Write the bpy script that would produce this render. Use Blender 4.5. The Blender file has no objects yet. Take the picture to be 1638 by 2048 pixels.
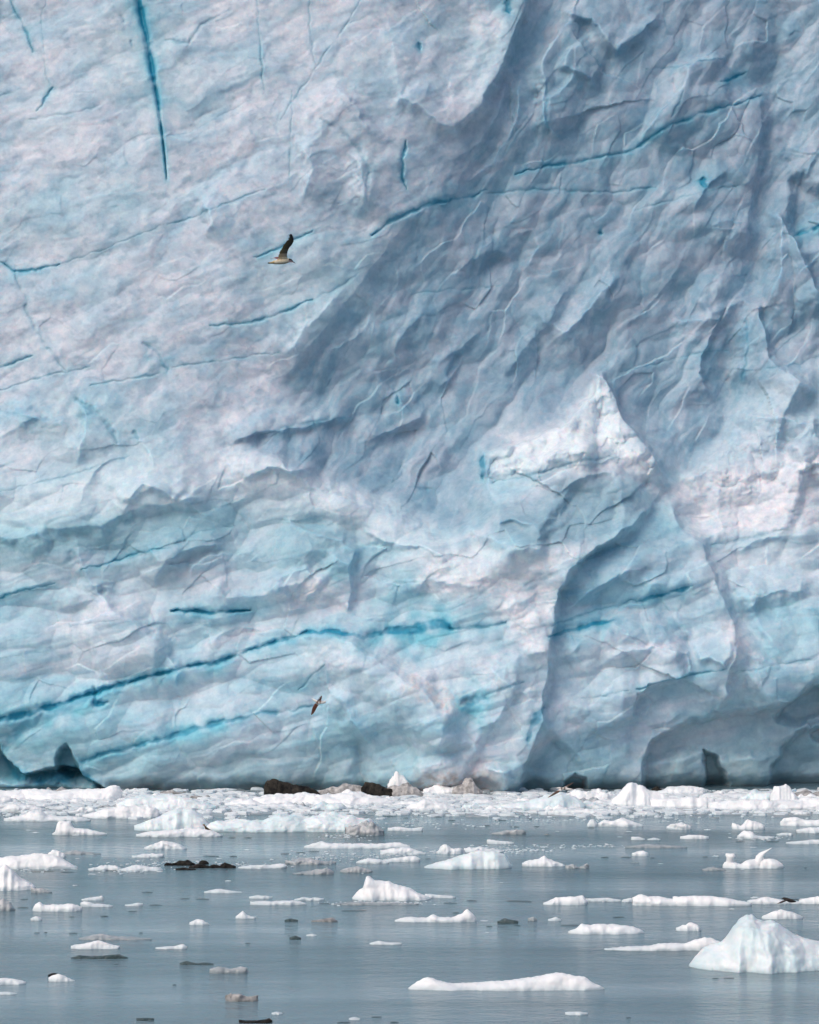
import bpy, bmesh, math, random
import numpy as np
from mathutils import Vector, Matrix, kdtree

random.seed(11)
SC = bpy.context.scene
C = SC.collection
R = math.radians

# ------------------------------------------------------------------ camera
F = 6140.0            # focal length in photo pixels (photo 1638 wide)
CH = 12.0             # camera height above the water, metres
HV = 1089.0           # image row of the horizon
cam = bpy.data.objects.new('camera', bpy.data.cameras.new('camera'))
C.objects.link(cam); SC.camera = cam
cam.location = (0, 0, CH); cam.rotation_euler = (R(90), 0, 0)
cam.data.sensor_fit = 'HORIZONTAL'; cam.data.sensor_width = 36
cam.data.lens = F / 1638 * 36
cam.data.shift_y = (HV - 1024) / 1638
cam.data.clip_start = 0.5; cam.data.clip_end = 6000

# ------------------------------------------------------------------ light
SUN_DIR = Vector((-0.56, -0.58, 0.86)).normalized()     # towards the sun
w = bpy.data.worlds.new("World"); SC.world = w; w.use_nodes = True
nt = w.node_tree; nt.nodes.clear()
wo = nt.nodes.new('ShaderNodeOutputWorld'); bg = nt.nodes.new('ShaderNodeBackground')
sky = nt.nodes.new('ShaderNodeTexSky'); sky.sky_type = 'NISHITA'; sky.sun_disc = False
sky.sun_elevation = math.asin(SUN_DIR.z)
sky.sun_rotation = math.atan2(SUN_DIR.x, SUN_DIR.y)
sky.dust_density = 4.0; sky.air_density = 0.9; sky.ozone_density = 0.45
bg.inputs['Strength'].default_value = 0.175
nt.links.new(sky.outputs[0], bg.inputs[0]); nt.links.new(bg.outputs[0], wo.inputs[0])
sl = bpy.data.lights.new('sun', 'SUN'); sl.energy = .92; sl.angle = R(46); sl.color = (1.0, 0.955, 0.91)
so = bpy.data.objects.new('sun', sl); C.objects.link(so)
so.rotation_euler = SUN_DIR.to_track_quat('Z', 'Y').to_euler()
SC.view_settings.view_transform = 'Standard'; SC.view_settings.look = 'None'
SC.view_settings.gamma = 1; SC.view_settings.exposure = -0.28

# ------------------------------------------------------------------ helpers
def tag(o, label=None, cat=None, group=None, kind=None):
    if label: o['label'] = label
    if cat: o['category'] = cat
    if group: o['group'] = group
    if kind: o['kind'] = kind
    return o

def dist_at(v): return CH * F / (v - HV)          # distance of water seen at photo row v
def at(u, v, d): return Vector(((u - 819) / F * d, d, CH + (HV - v) / F * d))

def h2(ix, iy, seed):
    n = (ix.astype(np.int64) * 374761393 + iy.astype(np.int64) * 668265263 + seed * 1442695041) & 0x7fffffff
    n = ((n ^ (n >> 13)) * 1274126177) & 0x7fffffff
    n = (n ^ (n >> 16))
    return (n & 0xffffff) / float(0xffffff)

def gnoise(x, y, seed=0):
    x0 = np.floor(x); y0 = np.floor(y); fx = x - x0; fy = y - y0
    sx = fx*fx*fx*(fx*(fx*6-15)+10); sy = fy*fy*fy*(fy*(fy*6-15)+10)
    def g(ox, oy):
        a = h2(x0+ox, y0+oy, seed) * 2*np.pi
        return np.cos(a)*(fx-ox) + np.sin(a)*(fy-oy)
    a = g(0,0); b = g(1,0); c = g(0,1); d = g(1,1)
    return (a + sx*(b-a)) * (1-sy) + (c + sx*(d-c)) * sy

def fbm(x, y, o=4, seed=0, gain=.5):
    s = 0; a = 1; t = 0
    for k in range(o):
        s = s + a*gnoise(x*2**k + 17.3*k, y*2**k - 9.1*k, seed+k*13); t += a; a *= gain
    return s / t * 1.6

def ridged(x, y, o=4, seed=0):
    s = 0; a = 1; t = 0
    for k in range(o):
        s = s + a*(1 - np.abs(gnoise(x*2**k, y*2**k, seed+k*7))*2.2); t += a; a *= .5
    return s / t

def facets(x, y, seed=0, slope=.85, bowl=.35):
    """broken, faceted surface: the highest of tilted planes, one per random cell"""
    x0 = np.floor(x); y0 = np.floor(y); best = np.full(x.shape, -9.0)
    for oy in (-1, 0, 1):
        for ox in (-1, 0, 1):
            cx = x0+ox; cy = y0+oy
            px = cx + .15 + .7*h2(cx, cy, seed); py = cy + .15 + .7*h2(cx, cy, seed+1)
            a = h2(cx, cy, seed+2)*2*np.pi; m = slope*h2(cx, cy, seed+3); hh = .6*h2(cx, cy, seed+4)
            dx = x-px; dy = y-py
            best = np.maximum(best, hh + m*(np.cos(a)*dx + np.sin(a)*dy) - bowl*(dx*dx+dy*dy)*2)
    return best

def plates(x, y, seed=0, slope=.5):
    """stepped fractures: each random cell is its own slightly tilted plate"""
    x0 = np.floor(x); y0 = np.floor(y); bd = np.full(x.shape, 99.); out = np.zeros(x.shape)
    for oy in (-1, 0, 1):
        for ox in (-1, 0, 1):
            cx = x0+ox; cy = y0+oy
            px = cx + h2(cx, cy, seed); py = cy + h2(cx, cy, seed+1)
            a = h2(cx, cy, seed+2)*2*np.pi; m = slope*h2(cx, cy, seed+3); hh = h2(cx, cy, seed+4)-.5
            dx = x-px; dy = y-py; d = dx*dx+dy*dy; k = d < bd
            bd = np.where(k, d, bd); out = np.where(k, hh + m*(np.cos(a)*dx+np.sin(a)*dy), out)
    return out

def rot(x, y, deg):
    """coordinates along / across a direction rising deg to the right in the picture"""
    a = R(deg); return x*np.cos(a) - y*np.sin(a), x*np.sin(a) + y*np.cos(a)

def sstep(a, b, x):
    t = np.clip((x-a)/(b-a), 0, 1); return t*t*(3-2*t)

def mesh_np(name, V, Q, mat, cols=None, smooth=True, parent=None):
    """V (n,3), Q list of index arrays (m,k)"""
    me = bpy.data.meshes.new(name)
    V = np.asarray(V, dtype=np.float32)
    me.vertices.add(len(V)); me.vertices.foreach_set('co', V.ravel())
    if not isinstance(Q, list): Q = [Q]
    loops = np.concatenate([q.ravel() for q in Q]).astype(np.int32)
    tot = np.concatenate([np.full(len(q), q.shape[1]) for q in Q]).astype(np.int32)
    st = np.concatenate([[0], np.cumsum(tot)[:-1]]).astype(np.int32)
    me.loops.add(len(loops)); me.loops.foreach_set('vertex_index', loops)
    me.polygons.add(len(tot)); me.polygons.foreach_set('loop_start', st)
    me.polygons.foreach_set('use_smooth', np.full(len(tot), smooth))
    me.update(calc_edges=True)
    if cols is not None:
        at_ = me.color_attributes.new('ice', 'FLOAT_COLOR', 'POINT')
        c4 = np.ones((len(V), 4), dtype=np.float32); c4[:, :3] = cols
        at_.data.foreach_set('color', c4.ravel())
    me.materials.append(mat)
    me.validate()
    o = bpy.data.objects.new(name, me); C.objects.link(o)
    if parent: o.parent = parent
    return o

# ------------------------------------------------------------------ materials
def newmat(name):
    m = bpy.data.materials.new(name); m.use_nodes = True
    t = m.node_tree; return m, t, t.nodes['Principled BSDF']

def noise_node(t, scale, detail, vec=None, rough=.6):
    n = t.nodes.new('ShaderNodeTexNoise'); n.inputs['Scale'].default_value = scale
    n.inputs['Detail'].default_value = detail; n.inputs['Roughness'].default_value = rough
    if vec: t.links.new(vec, n.inputs['Vector'])
    return n

def ramp(t, fac, stops):
    r = t.nodes.new('ShaderNodeValToRGB'); e = r.color_ramp.elements
    while len(e) < len(stops): e.new(.5)
    for k, (p, c) in enumerate(stops):
        e[k].position = p; e[k].color = (*c, 1)
    t.links.new(fac, r.inputs[0]); return r

def bump(t, p, src, strength, dist, prev=None):
    b = t.nodes.new('ShaderNodeBump'); b.inputs['Strength'].default_value = strength
    b.inputs['Distance'].default_value = dist; t.links.new(src, b.inputs['Height'])
    if prev: t.links.new(prev.outputs[0], b.inputs['Normal'])
    t.links.new(b.outputs[0], p.inputs['Normal']); return b

def ice_wall_mat():
    m, t, p = newmat('glacier_ice')
    a = t.nodes.new('ShaderNodeVertexColor'); a.layer_name = 'ice'
    tc = t.nodes.new('ShaderNodeTexCoord')
    n1 = noise_node(t, 1.6, 8, tc.outputs['Object'], .62)
    r1 = ramp(t, n1.outputs['Fac'], [(.34, (.80, .86, .91)), (.62, (1.07, 1.05, 1.04))])
    mx = t.nodes.new('ShaderNodeMix'); mx.data_type = 'RGBA'; mx.blend_type = 'MULTIPLY'
    mx.inputs[0].default_value = 1
    t.links.new(a.outputs[0], mx.inputs[6]); t.links.new(r1.outputs[0], mx.inputs[7])
    n3 = noise_node(t, 5.5, 6, tc.outputs['Object'], .7)
    r3 = ramp(t, n3.outputs['Fac'], [(.36, (.84, .89, .93)), (.64, (1.10, 1.07, 1.06))])
    mz = t.nodes.new('ShaderNodeMix'); mz.data_type = 'RGBA'; mz.blend_type = 'MULTIPLY'; mz.inputs[0].default_value = .5
    t.links.new(mx.outputs[2], mz.inputs[6]); t.links.new(r3.outputs[0], mz.inputs[7])
    t.links.new(mz.outputs[2], p.inputs['Base Color'])
    p.inputs['Roughness'].default_value = .48
    p.inputs['Specular IOR Level'].default_value = .3
    p.inputs['Subsurface Weight'].default_value = .75; p.inputs['Subsurface Radius'].default_value = (.12, .32, .42); p.inputs['Subsurface Scale'].default_value = .7
    b = bump(t, p, n1.outputs['Fac'], .16, .10)
    n2 = noise_node(t, 9, 5, tc.outputs['Object'])
    bump(t, p, n2.outputs['Fac'], .14, .03, b)
    return m

def floe_mat(name, ca, cb, rough=.5, sss=.25, scale=2.2, trans=0, bst=.28):
    m, t, p = newmat(name)
    tc = t.nodes.new('ShaderNodeTexCoord')
    g = t.nodes.new('ShaderNodeNewGeometry')
    n1 = noise_node(t, scale, 7, g.outputs['Position'], .6)
    r1 = ramp(t, n1.outputs['Fac'], [(.36, ca), (.6, cb)])
    # the soaked rim at the waterline is greyer, clearer ice
    sp = t.nodes.new('ShaderNodeSeparateXYZ'); t.links.new(g.outputs['Position'], sp.inputs[0])
    ad = t.nodes.new('ShaderNodeMath'); ad.operation = 'MULTIPLY_ADD'; t.links.new(n1.outputs['Fac'], ad.inputs[0]); ad.inputs[1].default_value = -.22
    t.links.new(sp.outputs['Z'], ad.inputs[2])
    mr = t.nodes.new('ShaderNodeMapRange'); mr.inputs[1].default_value = -.09; mr.inputs[2].default_value = .05
    mr.inputs[3].default_value = .6; mr.inputs[4].default_value = 0; t.links.new(ad.outputs[0], mr.inputs[0])
    mw = t.nodes.new('ShaderNodeMix'); mw.data_type = 'RGBA'; t.links.new(mr.outputs[0], mw.inputs[0])
    t.links.new(r1.outputs[0], mw.inputs[6]); mw.inputs[7].default_value = (ca[0]*.55, ca[1]*.66, ca[2]*.70, 1)
    t.links.new(mw.outputs[2], p.inputs['Base Color'])
    p.inputs['Roughness'].default_value = rough
    p.inputs['Specular IOR Level'].default_value = .4
    p.inputs['Transmission Weight'].default_value = trans
    if sss:
        p.inputs['Subsurface Weight'].default_value = sss
        p.inputs['Subsurface Radius'].default_value = (.12, .3, .4)
        p.inputs['Subsurface Scale'].default_value = .35
    n2 = noise_node(t, 11, 5, g.outputs['Position'])
    bump(t, p, n2.outputs['Fac'], bst, .05)
    return m

M = {}
M['wall'] = ice_wall_mat()
M['white'] = floe_mat('white_ice', (.71, .76, .79), (.87, .88, .89), sss=.12)
M['snow'] = floe_mat('snowy_ice', (.80, .83, .85), (.91, .91, .915), sss=.1)
M['cyan'] = floe_mat('pale_cyan_ice', (.64, .76, .79), (.82, .86, .88), sss=.5, scale=1.2, rough=.35)
M['grey'] = floe_mat('grey_clear_ice', (.30, .34, .36), (.55, .55, .56), rough=.25, sss=.1, scale=5)
M['dirty'] = floe_mat('dirty_ice', (.20, .195, .19), (.50, .48, .47), rough=.5, sss=0, scale=4)
M['dark'] = floe_mat('dark_clear_ice', (.04, .07, .075), (.15, .19, .20), rough=.2, sss=0, scale=6, bst=.8)
M['rock'] = floe_mat('sediment_black_ice', (.004, .004, .005), (.04, .035, .028), rough=.5, sss=0, scale=3.5, bst=1)

for n_ in ('rock', 'dark'): M[n_].node_tree.nodes['Principled BSDF'].inputs['Specular IOR Level'].default_value = .15

def water_mat():
    m, t, p = newmat('fjord_water')
    g = t.nodes.new('ShaderNodeNewGeometry')
    def mapped(sx, sy):
        mp = t.nodes.new('ShaderNodeMapping'); mp.inputs['Scale'].default_value = (sx, sy, 1)
        t.links.new(g.outputs['Position'], mp.inputs[0]); return mp.outputs[0]
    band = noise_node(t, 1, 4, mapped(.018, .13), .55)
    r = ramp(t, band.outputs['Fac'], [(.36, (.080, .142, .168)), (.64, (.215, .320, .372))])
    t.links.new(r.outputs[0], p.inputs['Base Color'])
    rr = t.nodes.new('ShaderNodeMapRange'); rr.inputs[1].default_value = .35; rr.inputs[2].default_value = .65
    rr.inputs[3].default_value = .20; rr.inputs[4].default_value = .06
    t.links.new(band.outputs['Fac'], rr.inputs[0]); t.links.new(rr.outputs[0], p.inputs['Roughness'])
    p.inputs['IOR'].default_value = 1.33
    n1 = noise_node(t, 1, 5, mapped(1.3, 1.7), .6)
    n2 = noise_node(t, 1, 4, mapped(4.0, 6.0), .6)
    b = bump(t, p, n1.outputs['Fac'], .7, .13)
    bump(t, p, n2.outputs['Fac'], .7, .035, b)
    return m
M['water'] = water_mat()

# ------------------------------------------------------------------ water
nx, ny = 60, 60
xs = np.linspace(-2500, 2500, nx); ys = np.linspace(-2500, 2500, ny)
X, Y = np.meshgrid(xs, ys)
V = np.stack([X, Y, np.zeros_like(X)], -1).reshape(-1, 3)
def gridq(r, c):
    i = np.arange(r*c).reshape(r, c)
    return np.stack([i[:-1, :-1], i[:-1, 1:], i[1:, 1:], i[1:, :-1]], -1).reshape(-1, 4)
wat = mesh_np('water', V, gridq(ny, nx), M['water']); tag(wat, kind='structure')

# ------------------------------------------------------------------ glacier
def axis(lo, a, b, hi, step, n):
    core = np.arange(a, b, step)
    q = np.linspace(0, 1, n+1)[1:]
    left = a - (a-lo)*q[::-1]**2.2
    right = core[-1] + (hi-core[-1])*q**2.2
    return np.concatenate([left, core, right])
STEP = 1.75
ua = axis(-1900, -60, 1700, 3500, STEP, 130)
va = axis(-1500, -60, 1600, 1700, STEP, 110)
va = va[va < 1690]
U0, V0 = np.meshgrid(ua, va)

CTRL = np.array([
 [-8, -7, -6.5, -6, -6.3, -8.9, -10.4, -11.4, -12],
 [-7, -6, -5.5, -5, -5.2, -7.5, -9.0, -10, -11.5],
 [-6, -5, -4.5, -4.4, -5.4, -7.2, -8.2, -9, -10],
 [-5, -4.2, -3.6, -4.0, -5.6, -6.7, -7.4, -8.2, -8.2],
 [-4.2, -3.4, -3.1, -4.0, -5.5, -6.1, -6.3, -7.0, -6.4],
 [-2.4, -2.0, -1.9, -2.3, -3.4, -2.9, -2.4, -4.4, -4.2],
 [-2.1, -1.4, -1.1, -.7, -.3, .1, -.5, -1.2, -2.6],
 [-1.0, -.5, -.1, 0, .4, .5, -.1, -.5, -1.6],
 [-1.0, -.5, 0, 0, .3, .3, -.1, -.6, -1.5]])
def ctrl(u, v):
    gu = np.clip(u/200, 0, 7.999); gv = np.clip(v/200, 0, 7.999)
    iu = np.floor(gu).astype(int); iv = np.floor(gv).astype(int); fu = gu-iu; fv = gv-iv
    def wts(f): return [(-f+2*f*f-f**3)/2, (2-5*f*f+3*f**3)/2, (f+4*f*f-3*f**3)/2, (-f*f+f**3)/2]
    wu = wts(fu); wv = wts(fv); s = 0
    for a in range(4):
        for b in range(4):
            s = s + wu[a]*wv[b]*CTRL[np.clip(iv+b-1, 0, 8), np.clip(iu+a-1, 0, 8)]
    return s
base = ctrl(U0, V0)
base = base + np.where(V0 < 0, V0*.010, 0) - .0016*np.maximum(0, U0-1638) - .0016*np.maximum(0, -U0)
Yb = 150 - base
Xw = (U0-819)/F*Yb; Zw = CH + (HV-V0)/F*Yb

# warped coordinates: every drawn edge becomes irregular
Ug = U0 + 11*fbm(U0/70, V0/70, 4, 3) + 26*fbm(U0/260, V0/260, 2, 31)
Vg = V0 + 11*fbm(U0/70, V0/70, 4, 77) + 14*fbm(U0/260, V0/260, 2, 53)
JX = 4*fbm(U0/26, V0/26, 3, 301, .5); JY = 4*fbm(U0/26, V0/26, 3, 302, .5)
Ug = Ug + JX; Vg = Vg + JY
CHIP = np.clip(1 + .8*fbm(U0/60, V0/60, 2, 303, .5), .3, 1.7)
Us = U0 + 5*fbm(U0/24, V0/24, 3, 8); Vs = V0 + 5*fbm(U0/24, V0/24, 3, 19)   # light warp for cracks
Us2 = U0 + JX*.6 + 9*fbm(U0/34, V0/34, 4, 208); Vs2 = V0 + 9*fbm(U0/34, V0/34, 4, 219)
D = np.zeros_like(U0)
BLUE = np.zeros_like(U0); CY = np.zeros_like(U0)

def win(pts, mg):
    p = np.array(pts, float)
    i0, i1 = np.searchsorted(ua, [p[:, 0].min()-mg, p[:, 0].max()+mg])
    j0, j1 = np.searchsorted(va, [p[:, 1].min()-mg, p[:, 1].max()+mg])
    return slice(j0, j1), slice(i0, i1)

def pdist(x, y, pts):
    p = np.array(pts, float); L = np.hypot(*(p[1:]-p[:-1]).T); T = np.concatenate([[0], np.cumsum(L)])
    best = np.full(x.shape, 1e9); sgn = np.ones(x.shape); tt = np.zeros(x.shape); perp = np.zeros(x.shape); wt = 0; ws = 0
    for k in range(len(L)):
        ax, ay = p[k]; dx, dy = (p[k+1]-p[k])/L[k]
        t = (x-ax)*dx + (y-ay)*dy; c = (x-ax)*dy - (y-ay)*dx
        tc = np.clip(t, 0, L[k]); d = np.hypot(x-ax-tc*dx, y-ay-tc*dy)
        m = (d < best-1e-6) | ((np.abs(d-best) < 1e-5) & (np.abs(c) > perp))
        best = np.where(m, d, best); sgn = np.where(m, np.sign(c), sgn); perp = np.where(m, np.abs(c), perp)
        tt = np.where(m, T[k]+tc, tt)
        wk = 1/(d*d*d + 60.); wt = wt + wk*(T[k]+tc); ws = ws + wk
    return best, sgn, (wt/ws, tt), T

def scarp(pts, h, side, w=120, s=5, ends=(1, 1), et=.14):
    """surface stands proud by h on the side of the point `side`, falling off over w; a steep face of width s on the other side"""
    global D
    W = win(pts, w*3.5)
    d, sg, t, T = pdist(Ug[W], Vg[W], pts)
    _, s0, _, _ = pdist(np.array([float(side[0])]), np.array([float(side[1])]), pts)
    hh = np.interp(t[0], T, h) if isinstance(h, (list, tuple)) else h
    q = t[1]/T[-1]
    if ends[0]: hh = hh*sstep(0, et, q)
    if ends[1]: hh = hh*sstep(1, 1-et, q)
    up = sg == s0[0]
    fade = sstep(w*3.4, w*2, d)
    ch_ = CHIP[W]
    D[W] += hh*np.where(up, np.exp(-(d/w)**1.35)*fade, np.exp(-(d/(s*ch_*1.3))**1.2))*(.85+.15*ch_)

def ridge(pts, h, w1, w2=None, side=None, p=1.6):
    global D
    w2 = w2 or w1
    W = win(pts, max(w1, w2)*3)
    d, sg, t, T = pdist(Ug[W], Vg[W], pts)
    up = np.ones(d.shape, bool)
    if side: up = sg == pdist(np.array([float(side[0])]), np.array([float(side[1])]), pts)[1][0]
    t = t[1]; q = t/T[-1]; hh = np.interp(t, T, h) if isinstance(h, (list, tuple)) else h*sstep(0, .15, q)*sstep(1, .85, q)
    D[W] += hh*np.exp(-(d/np.where(up, w1, w2))**p)

def crack(pts, wd, depth=.25, blue=.8, cy=0, soft=1.0, wob=1):
    global D
    W = win(pts, 60)
    XX, YY = (Us[W], Vs[W]) if wob else (U0[W], V0[W])
    d, sg, t, T = pdist(XX, YY, pts); t = t[1]
    ww = np.interp(t, T, wd) if isinstance(wd, (list, tuple)) else wd*(.45+.55*sstep(0, .2, t/T[-1])*sstep(1, .8, t/T[-1]))
    br = np.clip(.75 + 1.1*fbm(U0[W]/38+pts[0][0], V0[W]/38, 3, 5), .12, 1.25)   # breaks along the crack
    g = np.exp(-(d/(ww*1.15))**2)
    D[W] -= .6*depth*min(1, blue+.1)*g*np.minimum(br, 1)
    wn = ww*np.clip(.35+.85*br, .3, 1.3)
    BLUE[W] = np.maximum(BLUE[W], blue*np.clip(.35+.75*br, 0, 1)*np.maximum(sstep(1.25*wn, .45*wn, d), .5*np.exp(-(d/(2.0*wn))**1.4)))
    below = pdist(XX, YY-1.5*ww, pts)[0]
    CY[W] = np.maximum(CY[W], np.clip((cy+.42*blue)*br, 0, 1)*np.exp(-(np.minimum(d, below)/(ww*3.0+3))**1.3))

def psdf(x, y, pts):
    p = list(pts)+[pts[0]]
    d = pdist(x, y, p)[0]
    ins = np.zeros(x.shape, bool)
    for k in range(len(pts)):
        x1, y1 = p[k]; x2, y2 = p[k+1]
        if y1 == y2: continue
        ins ^= ((y1 > y) != (y2 > y)) & (x < (x2-x1)*(y-y1)/(y2-y1)+x1)
    return np.where(ins, -d, d)

def region(pts, soft=30, warp=1):
    out = np.zeros_like(U0); W = win(pts, soft*2+40)
    X_, Y_ = (Ug[W], Vg[W]) if warp == 1 else ((Us2[W], Vs2[W]) if warp == 2 else (Us[W], Vs[W]))
    out[W] = sstep(soft, -soft, psdf(X_, Y_, pts)); return out

# --- large forms traced from the ice front
scarp([(1055, -70), (1042, 50), (1012, 140), (965, 212), (915, 255), (880, 250), (842, 226), (800, 208), (755, 216)],
      [1.6, 1.6, 1.5, 1.2, 1.0, .8, .7, .5, .2], (850, 100), w=150, s=9, ends=(0, 1))
scarp([(965, 385), (870, 400), (790, 470), (740, 545), (690, 620), (630, 700), (565, 775)], .6, (500, 500), w=190, s=26)
scarp([(720, 835), (620, 852), (540, 866), (450, 893)], .55, (500, 800), w=50, s=7)
scarp([(440, 893), (520, 915), (565, 935), (620, 985), (700, 1008), (800, 1040), (900, 1075)], [.2, .8, 1.0, 1.0, .9, .7, .2], (500, 1100), w=80, s=14)
scarp([(-80, 1050), (45, 1075), (100, 1052), (210, 1050), (262, 1020), (345, 1008), (430, 990)], .75, (100, 900), w=110, s=14, ends=(0, 1))
scarp([(255, 1008), (285, 965), (330, 985), (350, 1010)], .4, (300, 940), w=40, s=5)
scarp([(925, 968), (985, 962), (972, 905), (1050, 885), (1110, 862), (1165, 803), (1190, 757), (1216, 790), (1242, 862), (1276, 905), (1310, 938), (1348, 995)],
      [.2, 1.0, 1.1, 1.4, 1.6, 1.7, 1.5, 1.7, 1.9, 2.0, 1.6, .6], (1150, 950), w=95, s=6)
scarp([(1310, 992), (1245, 1062), (1188, 1105), (1130, 1140), (1112, 1190), (1095, 1260), (1086, 1310), (1078, 1380), (1062, 1460), (1040, 1540), (1022, 1620), (1010, 1700)],
      [.5, 1.4, 1.7, 1.7, 1.6, 1.3, 1.3, 1.3, 1.4, 1.5, 1.5, 1.5], (900, 1250), w=200, s=6, ends=(1, 1), et=.06)
scarp([(1322, 985), (1370, 1055), (1412, 1090), (1432, 1145), (1462, 1205), (1480, 1250), (1460, 1310), (1445, 1355), (1432, 1400), (1400, 1440)],
      1.25, (1250, 1250), w=120, s=9)
scarp([(1185, 1325), (1240, 1300), (1300, 1285), (1362, 1302), (1368, 1345), (1300, 1360), (1262, 1380), (1250, 1425), (1262, 1450)], .5, (1280, 1330), w=45, s=5)
scarp([(1368, 1345), (1300, 1360), (1262, 1380), (1250, 1425), (1258, 1450)], .7, (1200, 1330), w=90, s=4)
scarp([(1380, 1320), (1410, 1312), (1450, 1330)], .5, (1420, 1280), w=60, s=5)
scarp([(585, 1290), (650, 1268), (700, 1285), (760, 1330), (830, 1380), (900, 1418), (955, 1412)], 1.1, (650, 1400), w=110, s=12)
scarp([(205, 1150), (210, 1190), (250, 1235), (320, 1280), (350, 1340), (358, 1390)], .6, (100, 1300), w=90, s=7)
scarp([(640, 1110), (690, 1130), (700, 1180), (690, 1220)], .5, (600, 1180), w=70, s=6)
scarp([(510, 1180), (560, 1150), (600, 1135), (650, 1170)], .55, (600, 1220), w=50, s=8)
scarp([(420, 1165), (450, 1200), (520, 1185), (560, 1160)], .4, (480, 1250), w=50, s=8)
scarp([(560, 1040), (620, 1075), (672, 1085), (700, 1110), (690, 1150)], .6, (600, 1130), w=60, s=6)
scarp([(940, 1030), (965, 1065), (1010, 1090), (1090, 1105)], .7, (1100, 1000), w=70, s=12)
scarp([(1090, 1080), (1060, 1045), (1020, 1040), (985, 1045)], .4, (1050, 1000), w=50, s=8)
scarp([(1480, 1430), (1560, 1400), (1600, 1385), (1645, 1345), (1720, 1330)], .9, (1550, 1250), w=160, s=7, ends=(1, 0))
# upper right boulders of ice
scarp([(1175, 40), (1139, 55), (1112, 95), (1101, 130), (1106, 160), (1094, 205), (1094, 250), (1122, 285)], 1.0, (1200, 180), w=90, s=9)
scarp([(1128, 15), (1150, 38), (1195, 40), (1212, 68), (1245, 98), (1290, 70), (1330, 20)], .8, (1220, 0), w=70, s=8)
scarp([(1130, 130), (1165, 155), (1200, 170)], .6, (1180, 110), w=60, s=8)
scarp([(1445, 122), (1388, 132), (1366, 146), (1355, 190), (1320, 230), (1288, 282)], .8, (1430, 200), w=90, s=6)
scarp([(1517, 170), (1515, 260), (1518, 340), (1508, 420), (1495, 520)], .9, (1400, 300), w=130, s=12)
ridge([(1570, -60), (1545, 100), (1532, 300), (1520, 450), (1495, 620), (1460, 780), (1395, 945)], -.85, 42)
scarp([(1505, 640), (1545, 560), (1560, 500), (1568, 440), (1590, 500), (1620, 560), (1650, 640)], 1.5, (1575, 600), w=70, s=6)
scarp([(1465, 780), (1490, 700), (1500, 620), (1530, 700), (1580, 760), (1640, 800)], .9, (1530, 800), w=80, s=8)
scarp([(1410, 640), (1480, 600), (1520, 620)], .4, (1440, 560), w=50, s=8)
scarp([(1345, 640), (1440, 640), (1415, 700), (1395, 745), (1420, 800)], .6, (1340, 750), w=80, s=6)
scarp([(1455, 850), (1490, 835), (1560, 840), (1615, 850), (1630, 900), (1700, 910)], 1.0, (1560, 920), w=60, s=10, ends=(1, 0))
scarp([(1360, 970), (1410, 930), (1440, 900), (1460, 850)], .8, (1480, 960), w=70, s=10)
scarp([(1570, 880), (1590, 900), (1600, 940)], .7, (1620, 900), w=30, s=8)
# slanting folds in the shaded bowl
for q in [((800, 760), (790, 700), (830, 640), (850, 600), 1), ((860, 800), (900, 760), (930, 690), (975, 640), 1),
          ((1000, 770), (1040, 700), (1100, 640), (1160, 560), 1), ((1080, 700), (1150, 650), (1200, 600), (1260, 540), -1),
          ((760, 700), (745, 740), (780, 790), (850, 800), -1), ((1230, 660), (1290, 620), (1340, 560), (1375, 480), 1),
          ((700, 900), (760, 870), (830, 840), (860, 800), 1), ((1010, 480), (1060, 470), (1080, 500), (1040, 560), 1),
          ((920, 380), (980, 330), (1030, 250), (1070, 120), -1), ((900, 330), (960, 290), (1000, 220), (1040, 130), 1),
          ((640, 160), (665, 190), (700, 220), (760, 300), -1), ((590, 280), (620, 300), (628, 340), (610, 400), 1),
          ((700, 300), (735, 330), (738, 400), (725, 440), 1), ((380, 400), (415, 420), (420, 450), (400, 470), 1),
          ((0, 820), (60, 840), (120, 845), (160, 835), -1), ((155, 780), (160, 830), (150, 890), (160, 930), 1),
          ((480, 960), (540, 940), (600, 950), (640, 970), 1), ((150, 1060), (160, 1110), (200, 1170), (260, 1180), 1),
          ((300, 1180), (340, 1120), (400, 1090), (460, 1080), 1), ((700, 1050), (780, 1080), (860, 1090), (960, 1130), 1),
          ((720, 1180), (800, 1160), (880, 1150), (1000, 1170), 1), ((1120, 1230), (1180, 1180), (1260, 1140), (1330, 1130), 1),
          ((1290, 1210), (1310, 1170), (1380, 1150), (1430, 1190), -1), ((560, 720), (600, 700), (650, 640), (700, 560), -1),
          ((930, 1470), (980, 1440), (1010, 1390), (1040, 1330), 1), ((740, 1500), (700, 1450), (680, 1400), (640, 1360), -1),
          ((860, 1500), (900, 1470), (960, 1480), (990, 1530), 1), ((1480, 1250), (1520, 1200), (1580, 1180), (1640, 1190), 1),
          ((1450, 1120), (1520, 1080), (1580, 1070), (1650, 1080), 1), ((990, 900), (1060, 930), (1140, 900), (1200, 905), -1),
          ((1060, 600), (1090, 640), (1150, 680), (1180, 740), 1), ((870, 560), (920, 520), (990, 500), (1050, 520), 1)]:
    pts = list(q[:4]); s = q[4]; mid = pts[1]; nx_, ny_ = (pts[2][1]-pts[1][1]), -(pts[2][0]-pts[1][0])
    scarp(pts, random.uniform(.4, .75), (mid[0]+s*nx_, mid[1]+s*ny_), w=random.uniform(35, 70), s=random.uniform(7, 13), et=.3)

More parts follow.
